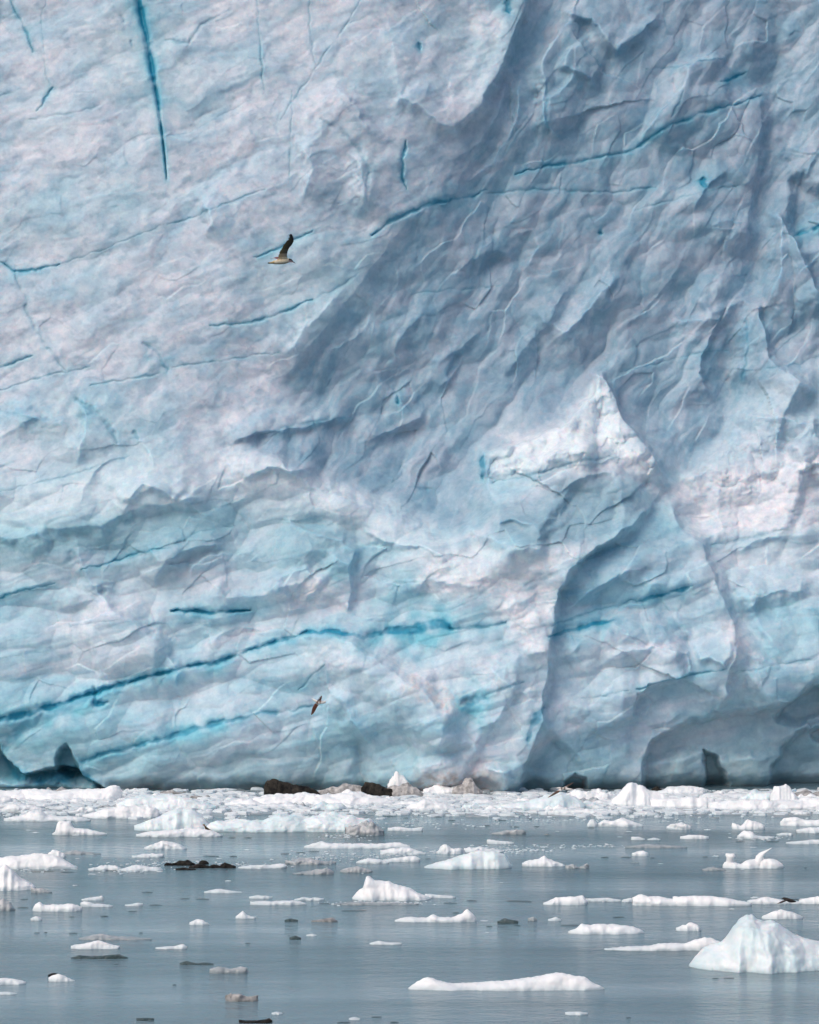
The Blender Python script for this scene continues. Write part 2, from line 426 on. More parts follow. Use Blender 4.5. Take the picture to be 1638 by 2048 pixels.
for q, h_, w_ in [([(1130, 1330), (1200, 1290), (1300, 1270), (1370, 1300)], .7, 60), ([(1100, 1500), (1170, 1440), (1260, 1440)], .7, 60),
                  ([(1500, 1240), (1570, 1210), (1660, 1230)], .8, 75), ([(1480, 1380), (1560, 1330), (1660, 1300)], .7, 60),
                  ([(660, 1300), (760, 1350), (880, 1430), (940, 1440)], .9, 55), ([(820, 1500), (900, 1470), (980, 1500)], .7, 50),
                  ([(1100, 1010), (1180, 1070), (1240, 1050)], -.5, 60), ([(1400, 1000), (1500, 980), (1600, 1010)], .7, 70),
                  ([(620, 1030), (760, 1060), (900, 1110), (1060, 1130)], .6, 55), ([(180, 1330), (260, 1300), (330, 1310)], .5, 60),
                  ([(250, 1500), (420, 1480), (560, 1500), (650, 1470)], .6, 60), ([(960, 1450), (1000, 1380), (1030, 1300)], .5, 40)]:
    ridge(q, h_, w_, p=2)
# smaller ledges and spalls between them
rs = random.Random(21)
for k in range(90):
    u = rs.uniform(-40, 1680); v = rs.uniform(20, 1500)
    if 700 < u < 980 and 820 < v < 1090: continue
    inb = (u > 900 and v < 900) or (u > 640 and 560 < v < 960)
    if v < 860 and not inb:
        ang = rs.choice([22, 30, -35, 75]); L_ = rs.uniform(40, 90); h_ = rs.uniform(.04, .12)
    elif inb:
        ang = rs.choice([57, 65, 48, 10]); L_ = rs.uniform(70, 190); h_ = rs.uniform(.15, .38)
    else:
        ang = rs.choice([12, 20, 30, -40, -60]); L_ = rs.uniform(60, 180); h_ = rs.uniform(.15, .4)
    a_ = -R(ang + rs.uniform(-12, 12)); cv_ = rs.uniform(-.8, .8); pts = []
    for q in range(5): 
        b_ = a_ + cv_*(q-2)/2; pts.append((u, v)); u += math.cos(b_)*L_/4; v += math.sin(b_)*L_/4
    m_ = pts[2]; sd_ = 1 if rs.random() < .75 else -1      # mostly proud above / to the left
    nx_, ny_ = (pts[3][1]-pts[1][1]), -(pts[3][0]-pts[1][0])
    if ny_ > 0: nx_, ny_ = -nx_, -ny_
    scarp(pts, h_, (m_[0]+sd_*nx_, m_[1]+sd_*ny_), w=rs.uniform(25, 60), s=rs.uniform(4, 9), et=.35)

# --- foot of the wall: tidal undercut, caves and notches
foot = 1545 + 14*fbm(U0/90, V0*0, 3, 41)
D -= .9*sstep(0, 42, V0-foot)**1.5
def cave(pts, dep, soft=9, warp=2):
    global D
    m = region(pts, soft, warp); D -= dep*m; return m
cav = cave([(1286, 1650), (1290, 1530), (1310, 1484), (1370, 1452), (1430, 1430), (1500, 1424), (1580, 1408), (1612, 1380), (1760, 1340), (1760, 1650)], 1.35, 12)
cave([(1428, 1650), (1418, 1550), (1410, 1508), (1440, 1520), (1458, 1548), (1468, 1650)], 1.3, 7)
cave([(1545, 1650), (1552, 1540), (1575, 1500), (1605, 1470), (1800, 1420), (1800, 1650)], 1.2, 10)
cave([(1590, 1400), (1620, 1368), (1660, 1350), (1660, 1440), (1610, 1452), (1560, 1440)], 1.1, 12)
cave([(1120, 1650), (1132, 1565), (1150, 1548), (1170, 1556), (1182, 1650)], .9, 7)
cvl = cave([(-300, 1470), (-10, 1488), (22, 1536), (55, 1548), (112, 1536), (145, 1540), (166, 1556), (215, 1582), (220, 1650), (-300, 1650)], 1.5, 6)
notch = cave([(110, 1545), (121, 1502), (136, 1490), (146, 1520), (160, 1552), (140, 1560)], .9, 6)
ridge([(-60, 1592), (20, 1582), (100, 1574), (180, 1590), (240, 1620)], 1.5, 24, p=2.4)
ridge([(1375, 1640), (1360, 1560), (1350, 1500)], .9, 55)
ridge([(1515, 1640), (1520, 1560), (1510, 1500)], .8, 50)
cave([(1588, 362), (1604, 352), (1622, 372), (1680, 400), (1680, 470), (1600, 500), (1583, 450)], .8, 14)
cave([(1628, 1450), (1660, 1440), (1660, 1500), (1630, 1480)], .5, 5)
ridge([(1000, 1620), (1010, 1560), (1004, 1515)], 1.4, 24)
ridge([(905, 1620), (890, 1560), (880, 1500)], .8, 50)
ridge([(735, 1610), (712, 1545), (702, 1475)], -.9, 22)

# --- cracks and blue bands of clear ice
BLU = dict(depth=.35, blue=.95)
crack([(276, -20), (283, 30), (297, 90), (306, 150), (315, 200), (321, 240), (328, 300), (333, 358)], [6.5, 6.5, 5.5, 5, 3.6, 2, 1.6, 1], depth=.6, blue=1.15, cy=.25, wob=0)
for pts, wd, bl in [
 ([(18, -5), (35, 30), (55, 70), (68, 104)], 2.4, .7), ([(93, -5), (82, 40), (85, 100), (92, 150), (100, 172)], 1.8, .35),
 ([(103, 175), (90, 195), (72, 225)], 2.2, .75), ([(515, -5), (520, 90), (528, 185)], 2, .6), ([(621, -5), (618, 50), (632, 140)], 2, .35),
 ([(720, 0), (690, 55), (650, 110), (600, 180), (560, 240)], 2.2, .4), ([(582, 180), (583, 240), (578, 360)], 1.8, .45),
 ([(812, 285), (806, 320), (803, 350), (812, 382)], 3.4, .8), ([(-5, 520), (30, 543), (70, 540), (118, 528)], 2.6, .85),
 ([(30, 543), (35, 570), (55, 600), (50, 620), (90, 690), (130, 740)], 4, .45), ([(508, 517), (540, 505), (580, 485), (626, 461)], 2.2, .75),
 ([(335, 450), (400, 430), (450, 410), (530, 380)], 2.4, .6), ([(115, 530), (200, 500), (330, 450)], 1.6, .4),
 ([(420, 652), (500, 645), (540, 635), (590, 618), (625, 602)], 2.8, .7), ([(625, 602), (690, 570), (720, 545)], 3, .4),
 ([(-5, 736), (30, 725), (62, 710)], 2.6, .75), ([(-5, 782), (50, 765), (120, 745), (180, 735)], 2.2, .6),
 ([(180, 770), (250, 760), (320, 745)], 2.4, .6), ([(340, 737), (480, 715), (560, 705)], 2, .5),
 ([(288, 688), (310, 700), (325, 725), (335, 740)], 7, .75), ([(155, 800), (170, 810), (200, 830), (225, 865), (235, 885)], 8, .6),
 ([(268, 862), (278, 880)], 5, .5), ([(0, 820), (60, 838), (120, 842)], 7, .35), ([(0, 935), (30, 925)], 5, .4),
 ([(745, 472), (790, 440), (860, 410), (940, 395), (972, 380)], 4.5, .75), ([(960, 387), (1080, 380), (1220, 385), (1315, 375)], 3, .6),
 ([(1030, 348), (1110, 330), (1200, 315), (1265, 300), (1320, 265), (1400, 230), (1470, 210), (1522, 190)], 3.2, .75),
 ([(530, 868), (600, 850), (690, 835)], 4, .55), ([(-5, 985), (60, 970), (150, 950), (260, 910)], 2, .35),
 ([(165, 1140), (220, 1125), (280, 1105), (335, 1095)], 2.2, .75), ([(335, 1095), (400, 1065), (470, 1050)], 2.2, .4),
 ([(-5, 1198), (50, 1180), (112, 1165)], 2.6, .8), ([(440, 1240), (400, 1245), (370, 1246)], 2, .3),
 ([(140, 1253), (200, 1243), (240, 1240)], 1.6, .4), ([(600, 1380), (625, 1350), (652, 1328)], 3, .6),
 ([(1100, 1250), (1200, 1218), (1270, 1200)], 3.4, .6), ([(1270, 1203), (1330, 1187), (1380, 1172)], 5, .9),
 ([(960, 1390), (1000, 1375), (1045, 1360)], 4, .6), ([(1150, 1397), (1200, 1390), (1252, 1376)], 2.6, .55),
 ([(1270, 1375), (1340, 1355), (1440, 1335)], 2.4, .7), ([(1445, 1345), (1530, 1330), (1645, 1310)], 2.2, .45),
 ([(1440, 167), (1465, 157), (1492, 144)], 3.4, .9), ([(1404, 356), (1405, 370), (1412, 374)], 6, .95), ([(1012, 10), (1018, 34)], 7, .9),
 ([(838, 90), (839, 100)], 4, .7), ([(1196, 464), (1206, 466)], 4, .8), ([(1585, 474), (1610, 462), (1645, 450)], 4.5, .9),
 ([(1240, 745), (1300, 730), (1400, 705), (1460, 700)], 2.2, .5), ([(1530, 738), (1600, 728), (1645, 708)], 2.4, .5),
 ([(1492, 640), (1494, 700), (1484, 760)], 3, .6), ([(985, 965), (1070, 950), (1150, 925), (1230, 915)], 3.5, .6),
 ([(964, 915), (965, 957)], 6, .75), ([(1420, 1090), (1480, 1080), (1560, 1060)], 4, .4), ([(1270, 420), (1350, 400), (1480, 370)], 2.4, .35),
 ([(820, 590), (900, 580), (1000, 572)], 2, .35), ([(795, 795), (797, 808)], 4, .8), ([(820, 975), (862, 978)], 5, .55),
 ([(330, 80), (380, 85), (402, 50), (460, 20)], 4, .55), ([(240, 30), (250, 45)], 5, .5), ([(262, 80), (266, 95)], 3, .6),
 ([(290, 280), (380, 265), (500, 200)], 1.6, .25), ([(60, 240), (150, 225), (200, 212)], 3, .3), ([(0, 192), (40, 178)], 3, .4),
 ([(1050, 1170), (1120, 1140), (1190, 1110), (1270, 1080)], 6, .35), ([(1360, 190), (1352, 215), (1340, 240)], 3, .5),
 ([(1290, 140), (1385, 132), (1450, 118)], 2.5, .5), ([(1092, 170), (1090, 230), (1096, 270)], 4, .5),
 ([(560, 225), (552, 250), (556, 280)], 2, .25), ([(640, 240), (680, 262), (720, 300), (738, 345), (733, 410)], 6, .4)]:
    crack(pts, wd*(.95 if bl >= .7 else .8), depth=.1+.045*wd, blue=bl*(1 if bl >= .7 else .68))
crack([(-30, 1448), (60, 1425), (130, 1405), (190, 1385), (250, 1365), (310, 1350), (370, 1335), (430, 1325), (500, 1300), (560, 1280), (610, 1265), (660, 1262), (700, 1268), (728, 1274)],
      [7, 7, 6.5, 5, 4.5, 5, 3.6, 5.5, 4, 5, 3.4, 4, 5, 7], depth=.5, blue=.95, cy=.3)
crack([(728, 1274), (780, 1260), (830, 1255), (880, 1246), (905, 1258)], [5, 9, 14, 13, 4], depth=.3, blue=.9, cy=.5)
crack([(900, 1256), (960, 1252), (1012, 1245)], 4, depth=.2, blue=.7)
crack([(0, 1505), (40, 1455), (110, 1422), (190, 1388)], 11, depth=.3, blue=.45, cy=.5)
crack([(188, 1375), (192, 1410), (215, 1402)], 6, depth=.5, blue=1)
crack([(345, 1222), (380, 1221), (430, 1225), (500, 1219)], [1.5, 4, 5, 2], depth=.5, blue=1.05)
crack([(165, 1525), (210, 1505), (260, 1495), (330, 1475), (400, 1455), (450, 1440)], [5, 4, 5, 6, 6, 5], depth=.35, blue=.75, cy=.4)
crack([(450, 1442), (520, 1425), (560, 1423), (640, 1408)], [4, 4, 3, 2], depth=.2, blue=.7)
crack([(1093, 1272), (1140, 1260), (1200, 1245), (1228, 1237)], 5, depth=.3, blue=.95)
crack([(925, 1402), (945, 1396), (968, 1392)], [7, 15, 6], depth=.35, blue=.85, cy=.6)
crack([(1052, 1476), (1064, 1440), (1085, 1412)], 8, depth=.3, blue=.7)
crack([(0, 1520), (30, 1548), (60, 1556), (120, 1556), (150, 1540), (200, 1575)], 14, depth=.2, blue=.8)

# --- broken surface: facets, pits and folds whose grain follows the ice
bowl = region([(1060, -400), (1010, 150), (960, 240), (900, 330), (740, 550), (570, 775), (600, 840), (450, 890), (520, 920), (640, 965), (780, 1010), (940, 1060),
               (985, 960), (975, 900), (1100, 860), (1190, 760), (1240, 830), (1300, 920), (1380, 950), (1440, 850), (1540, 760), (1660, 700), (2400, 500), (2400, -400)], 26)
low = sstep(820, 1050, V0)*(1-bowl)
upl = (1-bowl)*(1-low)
# the direction of the grain
a1, b1 = rot(U0, V0, 24); a2, b2 = rot(U0, V0, 57); a3, b3 = rot(U0, V0, 14)
wx = 30*fbm(U0/110, V0/110, 3, 91); wy = 30*fbm(U0/110, V0/110, 3, 92)
SM = dict(slope=.6, bowl=.62)          # rounded overlapping lobes with creases between
n_up = .40*fbm((a1+wx)/150, (b1+wy)/90, 4, 101, .45) + .26*facets((a1+wx*.5)/120, (b1+wy*.5)/70, 111, **SM) + .05*facets((a1+wy*.5)/40, (b1+wx*.5)/26, 114)
n_bo = .42*fbm((a2+wx)/200, (b2+wy)/100, 4, 121, .45) + .70*facets((a2+wx*.8)/165, (b2+wy*.8)/92, 131, **SM) + .24*facets((a3+wy*.6)/100, (b3+wx*.6)/58, 134, **SM) + .12*facets((a2+wy*.4)/60, (b2+wx*.4)/30, 136, **SM)
n_lo = .45*fbm((a3+wx)/260, (b3+wy)/130, 4, 141, .45) + 1.25*facets((a3+wx*.5)/230, (b3+wy*.5)/135, 151, **SM) + .42*facets((a3+wy*.4)/95, (b3+wx*.4)/62, 154, **SM) + .05*facets((a3+wy*.3)/36, (b3+wx*.3)/22, 157)
# snowy crumbled patches: small lumps
crumb = np.zeros_like(U0)
for pts in [[(1000, 1150), (1060, 1110), (1180, 1090), (1120, 1150), (1095, 1250), (1085, 1310), (1040, 1290), (990, 1230)],
            [(1330, 980), (1420, 930), (1640, 900), (1640, 1060), (1500, 1070), (1400, 1080)],
            [(760, 1300), (860, 1350), (930, 1390), (940, 1420), (860, 1400), (780, 1350)],
            [(930, 20), (1010, 30), (1000, 80), (950, 70)], [(1000, 870), (1200, 850), (1290, 930), (1330, 1000), (1240, 940), (1050, 940)],
            [(520, 1190), (620, 1140), (700, 1210), (560, 1230)], [(860, 1110), (1060, 1110), (1000, 1200), (840, 1180)],
            [(1450, 1240), (1500, 1240), (1510, 1310), (1450, 1320)], [(850, 1520), (1000, 1500), (1000, 1620), (850, 1620)]]:
    crumb = np.maximum(crumb, region(pts, 25))
calm = np.clip(cav*.75 + cvl*.6 + region([(-200, 1400), (250, 1520), (700, 1450), (760, 1700), (-200, 1700)], 40)*.5, 0, .85)
n_all = upl*n_up + bowl*n_bo + low*n_lo
pl1 = plates((a2+wx*.6)/95, (b2+wy*.6)/42, 501); pl2 = plates((a3+wx*.6)/88, (b3+wy*.6)/46, 511); pl3 = plates((a1+wx*.6)/60, (b1+wy*.6)/34, 521)
pl4 = plates((U0+wx*.4)/26, (V0+wy*.4)/19, 531)
brk = sstep(-.15, .35, fbm(U0/150, V0/150, 3, 541))
n_all += (bowl*.22*pl1 + low*.20*pl2 + upl*.07*pl3)*(.25+.75*brk) + .010*pl4*brk*(1-.7*upl)
n_all *= (1 - .65*calm)*(.60*upl+.80*bowl+.85*low)
lumps = np.maximum(region([(1190, 757), (1217, 800), (1238, 862), (1300, 935), (1345, 1000), (1300, 1010), (1250, 930), (1090, 930), (985, 955), (972, 908), (1050, 885), (1110, 862), (1165, 803)], 22),
                   region([(1380, 960), (1440, 860), (1500, 840), (1660, 850), (1660, 960), (1480, 980)], 30)*.8)
cw1 = 14*fbm(U0/30, V0/30, 3, 95); cw2 = 14*fbm(U0/30, V0/30, 3, 96)
n_all += crumb*.62*(.14*fbm((U0+cw1)/34, (V0+cw2)/24, 4, 161, .5) + .08*facets((U0+cw1)/26, (V0+cw2)/15, 163)*sstep(-.2, .3, fbm(U0/40, V0/40, 2, 97)))
n_all += .008*fbm(U0/13, V0/10, 3, 171)*(1-.5*calm)
# fine parallel bedding, rising to the right
bed = fbm((a3+wx*.4)/420, (b3+wy*.5)/13, 3, 181)
n_all += .022*bed*(.3+low)
n_all += lumps*(.75*facets((U0+cw1)/52, (V0+cw2)/46, 551, bowl=.5) + .10*plates((U0+cw1)/30, (V0+cw2)/26, 553))
D += n_all
far = sstep(1750, 2500, U0) + sstep(-100, -900, U0)
D += far*1.5*facets(U0/300, V0/300, 7)

# --- ice colour plus painted shade: weathered white, pale blue, dense grey-blue, clear blue, dirty
def mixc(c, col, m):
    return c*(1-m[..., None]) + np.array(col)*m[..., None]
col = np.ones(U0.shape+(3,))*np.array([.62, .66, .735])
m1 = fbm((a1+wx)/120, (b1+wy)/60, 5, 201, .6)
a4, b4 = rot(U0, V0, -38)
m2 = .6*fbm((a4+wy*.5)/44, (b4+wx*.5)/24, 5, 207, .62) + .5*fbm((a1+wy*.4)/34, (b1+wx*.4)/15, 4, 209, .6)
m3 = fbm((a2+wx)/110, (b2+wy)/32, 5, 211, .6)
m4 = fbm((a3+wx)/260, (b3+wy)/60, 5, 221, .55)
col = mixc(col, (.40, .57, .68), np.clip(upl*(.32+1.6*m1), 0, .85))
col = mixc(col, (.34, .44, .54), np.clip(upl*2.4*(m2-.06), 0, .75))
col = mixc(col, (.25, .41, .52), bowl*np.clip(.8+.8*m3, .2, .95))  # bluer ice of the bowl, with its shade also painted in
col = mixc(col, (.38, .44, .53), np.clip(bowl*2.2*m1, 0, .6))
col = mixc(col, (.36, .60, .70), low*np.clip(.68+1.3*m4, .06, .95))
dk = region([(-200, 1070), (50, 1080), (200, 1050), (400, 1020), (640, 1010), (760, 1060), (700, 1100), (560, 1130), (430, 1180), (300, 1190), (120, 1170), (-200, 1190)], 40)
col = mixc(col, (.28, .45, .53), .65*dk*np.clip(.8+m4, 0, 1.2))  # shade in the recess below the ledge, painted as darker colour
rc = region([(1100, 1270), (1120, 1160), (1200, 1110), (1300, 1010), (1400, 1100), (1470, 1240), (1440, 1400), (1300, 1480), (1290, 1580), (1040, 1580)], 25)
col = mixc(col, (.28, .50, .62), .6*rc*np.clip(.75+1.2*m4, 0, 1.2))
v1 = fbm(U0/420, V0/300, 3, 601)
col = mixc(col, (.74, .77, .82), np.clip(1.1*v1*(1-bowl), 0, .45))
col = mixc(col, (.38, .60, .67), np.clip(-1.0*v1*(1-bowl*.6), 0, .4))
ft = sstep(1440, 1570, V0+40*m4)
col = mixc(col, (.40, .54, .58), .5*ft)
sn = np.clip(crumb*(.75+.8*m2), 0, .9)
col = mixc(col, (.80, .79, .83), sn)
wht = region([(460, 900), (620, 985), (860, 1050), (1000, 1105), (1170, 1095), (1090, 1150), (900, 1140), (700, 1050), (560, 990), (0, 1040), (0, 960), (300, 920)], 30)
col = mixc(col, (.74, .80, .85), .5*wht)
bl = np.clip(bed*1.6-.35, 0, 1)
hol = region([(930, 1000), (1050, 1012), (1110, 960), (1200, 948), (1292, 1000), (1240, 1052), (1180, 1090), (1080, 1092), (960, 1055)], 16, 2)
col = mixc(col, (.27, .42, .51), .85*hol*np.clip(.85+m4, 0, 1))  # grey-blue ice under the peak, the hollow's shade painted into it
cap_ = region([(1190, 757), (1217, 800), (1238, 862), (1275, 905), (1200, 930), (1090, 940), (990, 955), (972, 908), (1050, 885), (1110, 862), (1165, 803)], 12, 2)
col = mixc(col, (.74, .82, .86), .75*cap_)
col = mixc(col, (.30, .54, .64), .45*bl*(.25+.75*low))
col = mixc(col, (.20, .60, .70), np.clip(CY, 0, .8))
col = mixc(col, (.012, .27, .42), np.clip(BLUE, 0, .96))
col = mixc(col, (.03, .19, .27), .7*np.maximum(cvl, notch)*sstep(1572, 1550, V0))  # deep blue of the left cave, darkened to paint in the gap's shade
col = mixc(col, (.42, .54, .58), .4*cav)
dirt = region([(850, 1540), (900, 1530), (980, 1540), (960, 1620), (840, 1620)], 18)*np.clip(.5+2*m2, 0, 1)
col = mixc(col, (.24, .21, .18), .8*dirt)
peb = region([(790, 1330), (870, 1360), (950, 1400), (900, 1425), (820, 1390)], 22)*np.clip(.3+2.5*m2, 0, 1)
col = mixc(col, (.72, .60, .55), .55*peb)
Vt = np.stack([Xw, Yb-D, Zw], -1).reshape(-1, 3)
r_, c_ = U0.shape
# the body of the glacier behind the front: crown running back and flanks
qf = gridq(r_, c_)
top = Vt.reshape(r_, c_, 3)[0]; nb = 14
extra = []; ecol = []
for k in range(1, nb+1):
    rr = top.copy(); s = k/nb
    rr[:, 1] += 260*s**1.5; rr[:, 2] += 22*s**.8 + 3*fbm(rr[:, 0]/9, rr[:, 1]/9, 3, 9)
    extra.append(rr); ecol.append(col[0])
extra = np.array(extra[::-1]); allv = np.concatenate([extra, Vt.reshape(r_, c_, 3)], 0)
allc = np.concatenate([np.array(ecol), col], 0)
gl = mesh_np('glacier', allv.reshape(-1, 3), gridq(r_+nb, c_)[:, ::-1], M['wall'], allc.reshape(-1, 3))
tag(gl, 'towering blue and white glacier front with cracks and caves, filling the background above the water', 'glacier', kind='structure')

def wall_y(u, v):
    i = min(np.searchsorted(ua, u), len(ua)-1); j = min(np.searchsorted(va, v), len(va)-1)
    return float((Yb-D)[j, i])

#OBJECTS
# ------------------------------------------------------------------ floating ice
_seed = [100]
def floe_arrays(W, L, prof, rough=.5, seed=0, skew=0., p=2.2, q=.62, res=1.0, cell=None):
    """closed lump: W wide (x), L deep (y), prof = [(0..1, height m)], waterline at z=0"""
    rng = np.random.RandomState(seed)
    ns = int(np.clip(W*44*res, 18, 230)); ntp = int(np.clip(L*40*res, 9, 70)); nbt = 5
    s = np.sin(np.linspace(-np.pi/2, np.pi/2, ns)); s = .55*s + .45*np.linspace(-1, 1, ns)
    t = np.sin(np.linspace(-np.pi/2, np.pi/2, ntp))
    pr = np.interp((s+1)/2, [a for a, b in prof], [b for a, b in prof])
    H = max(b for a, b in prof)
    k = np.hanning(7); k /= k.sum(); n_ = max(1, ns//45)
    for _ in range(n_): pr = np.convolve(np.pad(pr, 3, 'edge'), k, 'valid')
    rough = rough*.78
    wd = (1-np.abs(s)**3.2)**.55
    wd = wd*(1 + .35*fbm(s*2.2+seed, s*0+1.7, 3, seed+1)) + 1e-3
    off = L*.22*fbm(s*1.6+9, s*0+seed, 3, seed+2)*(1-s**4)
    S, T = np.meshgrid(s, t, indexing='ij')
    x = S*W/2; edge = 1 + .13*fbm(S*W*1.1+seed, T*3, 3, seed+3, .5)
    y = T*(L/2)*wd[:, None]*edge + off[:, None] + skew*pr[:, None]
    xs_ = (1-np.abs(T+.25*fbm(S*2.5, T*0+3, 2, seed+9)*(1-T*T))**p).clip(0)**q
    c = cell or max(.18, min(W, 2.2)*.22)
    zz = pr[:, None]*xs_
    nz = facets(x/c+seed, y/c+zz/c, seed+4)*.5 + fbm(x/(c*2), y/(c*2)+zz/c, 4, seed+5)*.7 + .12*facets(x/(c*.4), y/(c*.4)+zz/c*2, seed+6)
    z = pr[:, None]*xs_*(1 + rough*(nz-.35)) 
    z = z + rough*.1*H*nz*xs_
    z = z + min(.025, H*.10)*fbm(x/.13+seed, y/.13+zz/.1, 3, seed+12)*xs_
    z = np.maximum(z, 0) + .012
    x = x + rough*.25*c*fbm(y/c, z/c*1.3, 3, seed+7); y = y + rough*c*(.5*fbm(x/c, z/c*1.6, 3, seed+8) +   .35*facets(x/c*.8+3, z/c*1.6, seed+10, bowl=.2))*np.sign(-T)*np.minimum(1, np.abs(T)*3)*-1
    top = np.stack([x, y, z], -1)
    tb = np.linspace(1, -1, nbt+2)
    bx = np.repeat(top[:, -1:, 0]*.5+top[:, :1, 0]*.5, nbt+2, 1); f = (tb[None]+1)/2
    by = top[:, -1:, 1]*f + top[:, :1, 1]*(1-f)
    bz = np.repeat((-.10-.25*H*(1-tb**2))[None], ns, 0)
    bot = np.stack([bx, by, bz], -1)
    P = np.concatenate([top, bot], 1); n2 = P.shape[1]
    i = np.arange(ns*n2).reshape(ns, n2); j = np.roll(i, -1, 1)
    Q = np.stack([i[:-1], i[1:], j[1:], j[:-1]], -1).reshape(-1, 4)
    caps = [i[0][None, ::-1], i[-1][None]]
    return P.reshape(-1, 3), [Q]+caps

def floe(label, u0, u1, vb, prof, mat='white', ratio=.5, rough=.5, cat='ice floe', name='ice_floe', group=None, p=2.2, q=.62, extra=None, minL=.25, maxL=2.6, cell=None, seed=None):
    _seed[0] += 1; sd = seed or _seed[0]
    d = dist_at(vb); W = (u1-u0)/F*d; L = min(max(W*ratio, minL), maxL)
    k = CH/d; mpp = d/F                                     # slope of view, metres per photo pixel
    Lp = L*k/mpp
    pr = [(a, max((h-.42*Lp)*mpp, h*mpp*.35)) for a, h in prof]
    V, Q = floe_arrays(W, L, pr, rough, sd, p=p, q=q, cell=cell)
    if extra is not None:
        V2, Q2 = extra(mpp); n = len(V); V = np.concatenate([V, V2]); Q = Q + [a+n for a in Q2]
    o = mesh_np(name, V, Q, M[mat])
    yc = d + L*.42
    o.location = ((u0+u1)/2*yc/F - 819/F*yc, yc, 0)
    tag(o, label, cat, group); return o

def lump(cx, cy, cz, pts):
    """spire given as rings (x, z, radius) in metres, appended to a floe"""
    n = 10; P = []
    for (x, z, r) in pts:
        for k in range(n):
            a = 2*math.pi*k/n
            P.append((cx+x+r*math.cos(a)*(1+.15*math.sin(3*a+z*9)), cy+r*1.1*math.sin(a), cz+z+.25*r*math.cos(2*a)))
    i = np.arange(len(pts)*n).reshape(len(pts), n); j = np.roll(i, -1, 1)
    Q = np.stack([i[:-1], j[:-1], j[1:], i[1:]], -1).reshape(-1, 4)
    return np.array(P), [Q, i[0][None, ::-1], i[-1][None]]

G1 = 'ice floes packed along the glacier foot'
G2 = 'ice floes drifting on the open water'
fl = floe
# along the foot of the front
fl('long flat white floe with raised right end, below the blue cave at left', -60, 246, 1603, [(0,22),(.3,25),(.6,22),(.85,27),(.97,31),(1,20)], 'snow', .22, .35, group=G1)
fl('broad pale floe just right of the long flat floe with the raised end', 232, 432, 1622, [(0,14),(.2,30),(.5,33),(.8,24),(1,10)], 'cyan', .3, .4, group=G1)
fl('low white floe with a small round bump, at the left end of the packed ice', 8, 182, 1643, [(0,6),(.25,14),(.33,26),(.42,25),(.5,14),(.8,10),(1,3)], 'white', .25, .5, group=G1)
fl('white humped floe between the small bumped floe and the pale blue dome', 165, 322, 1637, [(0,6),(.2,14),(.5,27),(.6,24),(.85,26),(.93,22),(1,8)], 'snow', .3, .5, group=G1)
fl('smooth pale blue ice dome behind a low white tongue, front left of the packed ice', 268, 420, 1662, [(0,10),(.25,26),(.5,42),(.75,44),(.92,30),(1,10)], 'cyan', .4, .3, q=.8, group=G1)
fl('low white ice tongue in front of the pale blue dome', 272, 445, 1674, [(0,6),(.3,14),(.6,19),(.85,14),(1,3)], 'white', .22, .5, group=G1)
fl('wide white floe with a brown bird at its left end', 402, 760, 1664, [(0,6),(.06,22),(.2,26),(.35,22),(.45,38),(.6,30),(.7,38),(.85,34),(.95,26),(1,8)], 'cyan', .22, .4, group=G1, cell=.35)
fl('long snowy slab below the black ice rocks', 470, 790, 1612, [(0,10),(.2,22),(.45,26),(.6,22),(.75,28),(.9,20),(1,8)], 'snow', .2, .5, group=G1)
fl('small rough pile of white ice beside the wide white floe', 690, 768, 1671, [(0,14),(.4,26),(.7,30),(1,12)], 'grey', .4, .8, group=G1)
fl('rough white block right of the black ice rocks', 845, 950, 1590, [(0,10),(.2,20),(.5,17),(.85,20),(1,8)], 'snow', .35, .7, group=G1)
fl('humped white floe in the middle of the packed ice', 812, 915, 1622, [(0,8),(.3,20),(.5,22),(.8,12),(1,4)], 'white', .35, .6, group=G1)
fl('pale turquoise mound under the low flying gull', 985, 1172, 1620, [(0,8),(.2,14),(.45,22),(.62,34),(.8,33),(1,14)], 'cyan', .35, .3, q=.8, group=G1)
fl('lavender tinted rough floe right of the turquoise mound', 1130, 1232, 1604, [(0,16),(.4,25),(.7,27),(1,14)], 'white', .3, .8, group=G1)
fl('low pink white floe at the front edge under the turquoise mound', 1090, 1240, 1630, [(0,8),(.3,15),(.6,12),(1,6)], 'white', .2, .8, group=G1)
fl('tall smooth white floe with a pointed crest, at the right foot of the glacier', 1222, 1345, 1614, [(0,12),(.1,26),(.22,42),(.32,50),(.45,46),(.6,36),(.8,28),(1,18)], 'snow', .4, .25, q=.8, group=G1)
fl('long low white floe right of the pointed crest floe', 1300, 1430, 1618, [(0,20),(.4,24),(.8,27),(1,20)], 'snow', .3, .4, group=G1)
fl('tilted floe slab in front of the glacier cave', 1308, 1412, 1590, [(0,6),(.3,16),(.7,20),(.95,14),(1,6)], 'white', .3, .5, group=G1)
fl('long flat floe carrying a white block near its right end', 1415, 1690, 1622, [(0,18),(.3,24),(.6,22),(.8,26),(1,18)], 'white', .2, .5, group=G1)
fl('upright white block on the long flat floe at far right', 1540, 1602, 1612, [(0,22),(.12,40),(.5,43),(.66,38),(.8,24),(1,10)], 'snow', .5, .3, q=.4, p=4, group=G1)
fl('thin low floe before the big right hand cave', 1398, 1545, 1598, [(0,5),(.25,13),(.6,9),(1,6)], 'white', .25, .7, group=G1)
fl('white pointed block leaning on the glacier beside the black ice rock', 775, 822, 1590, [(0,22),(.2,40),(.42,50),(.7,34),(1,18)], 'snow', .6, .5, p=4, q=.45, group=G1)
fl('flat grey slab under the white pointed block', 762, 852, 1594, [(0,12),(.3,24),(.6,26),(.8,18),(1,2)], 'dirty', .35, .4, group=G1)
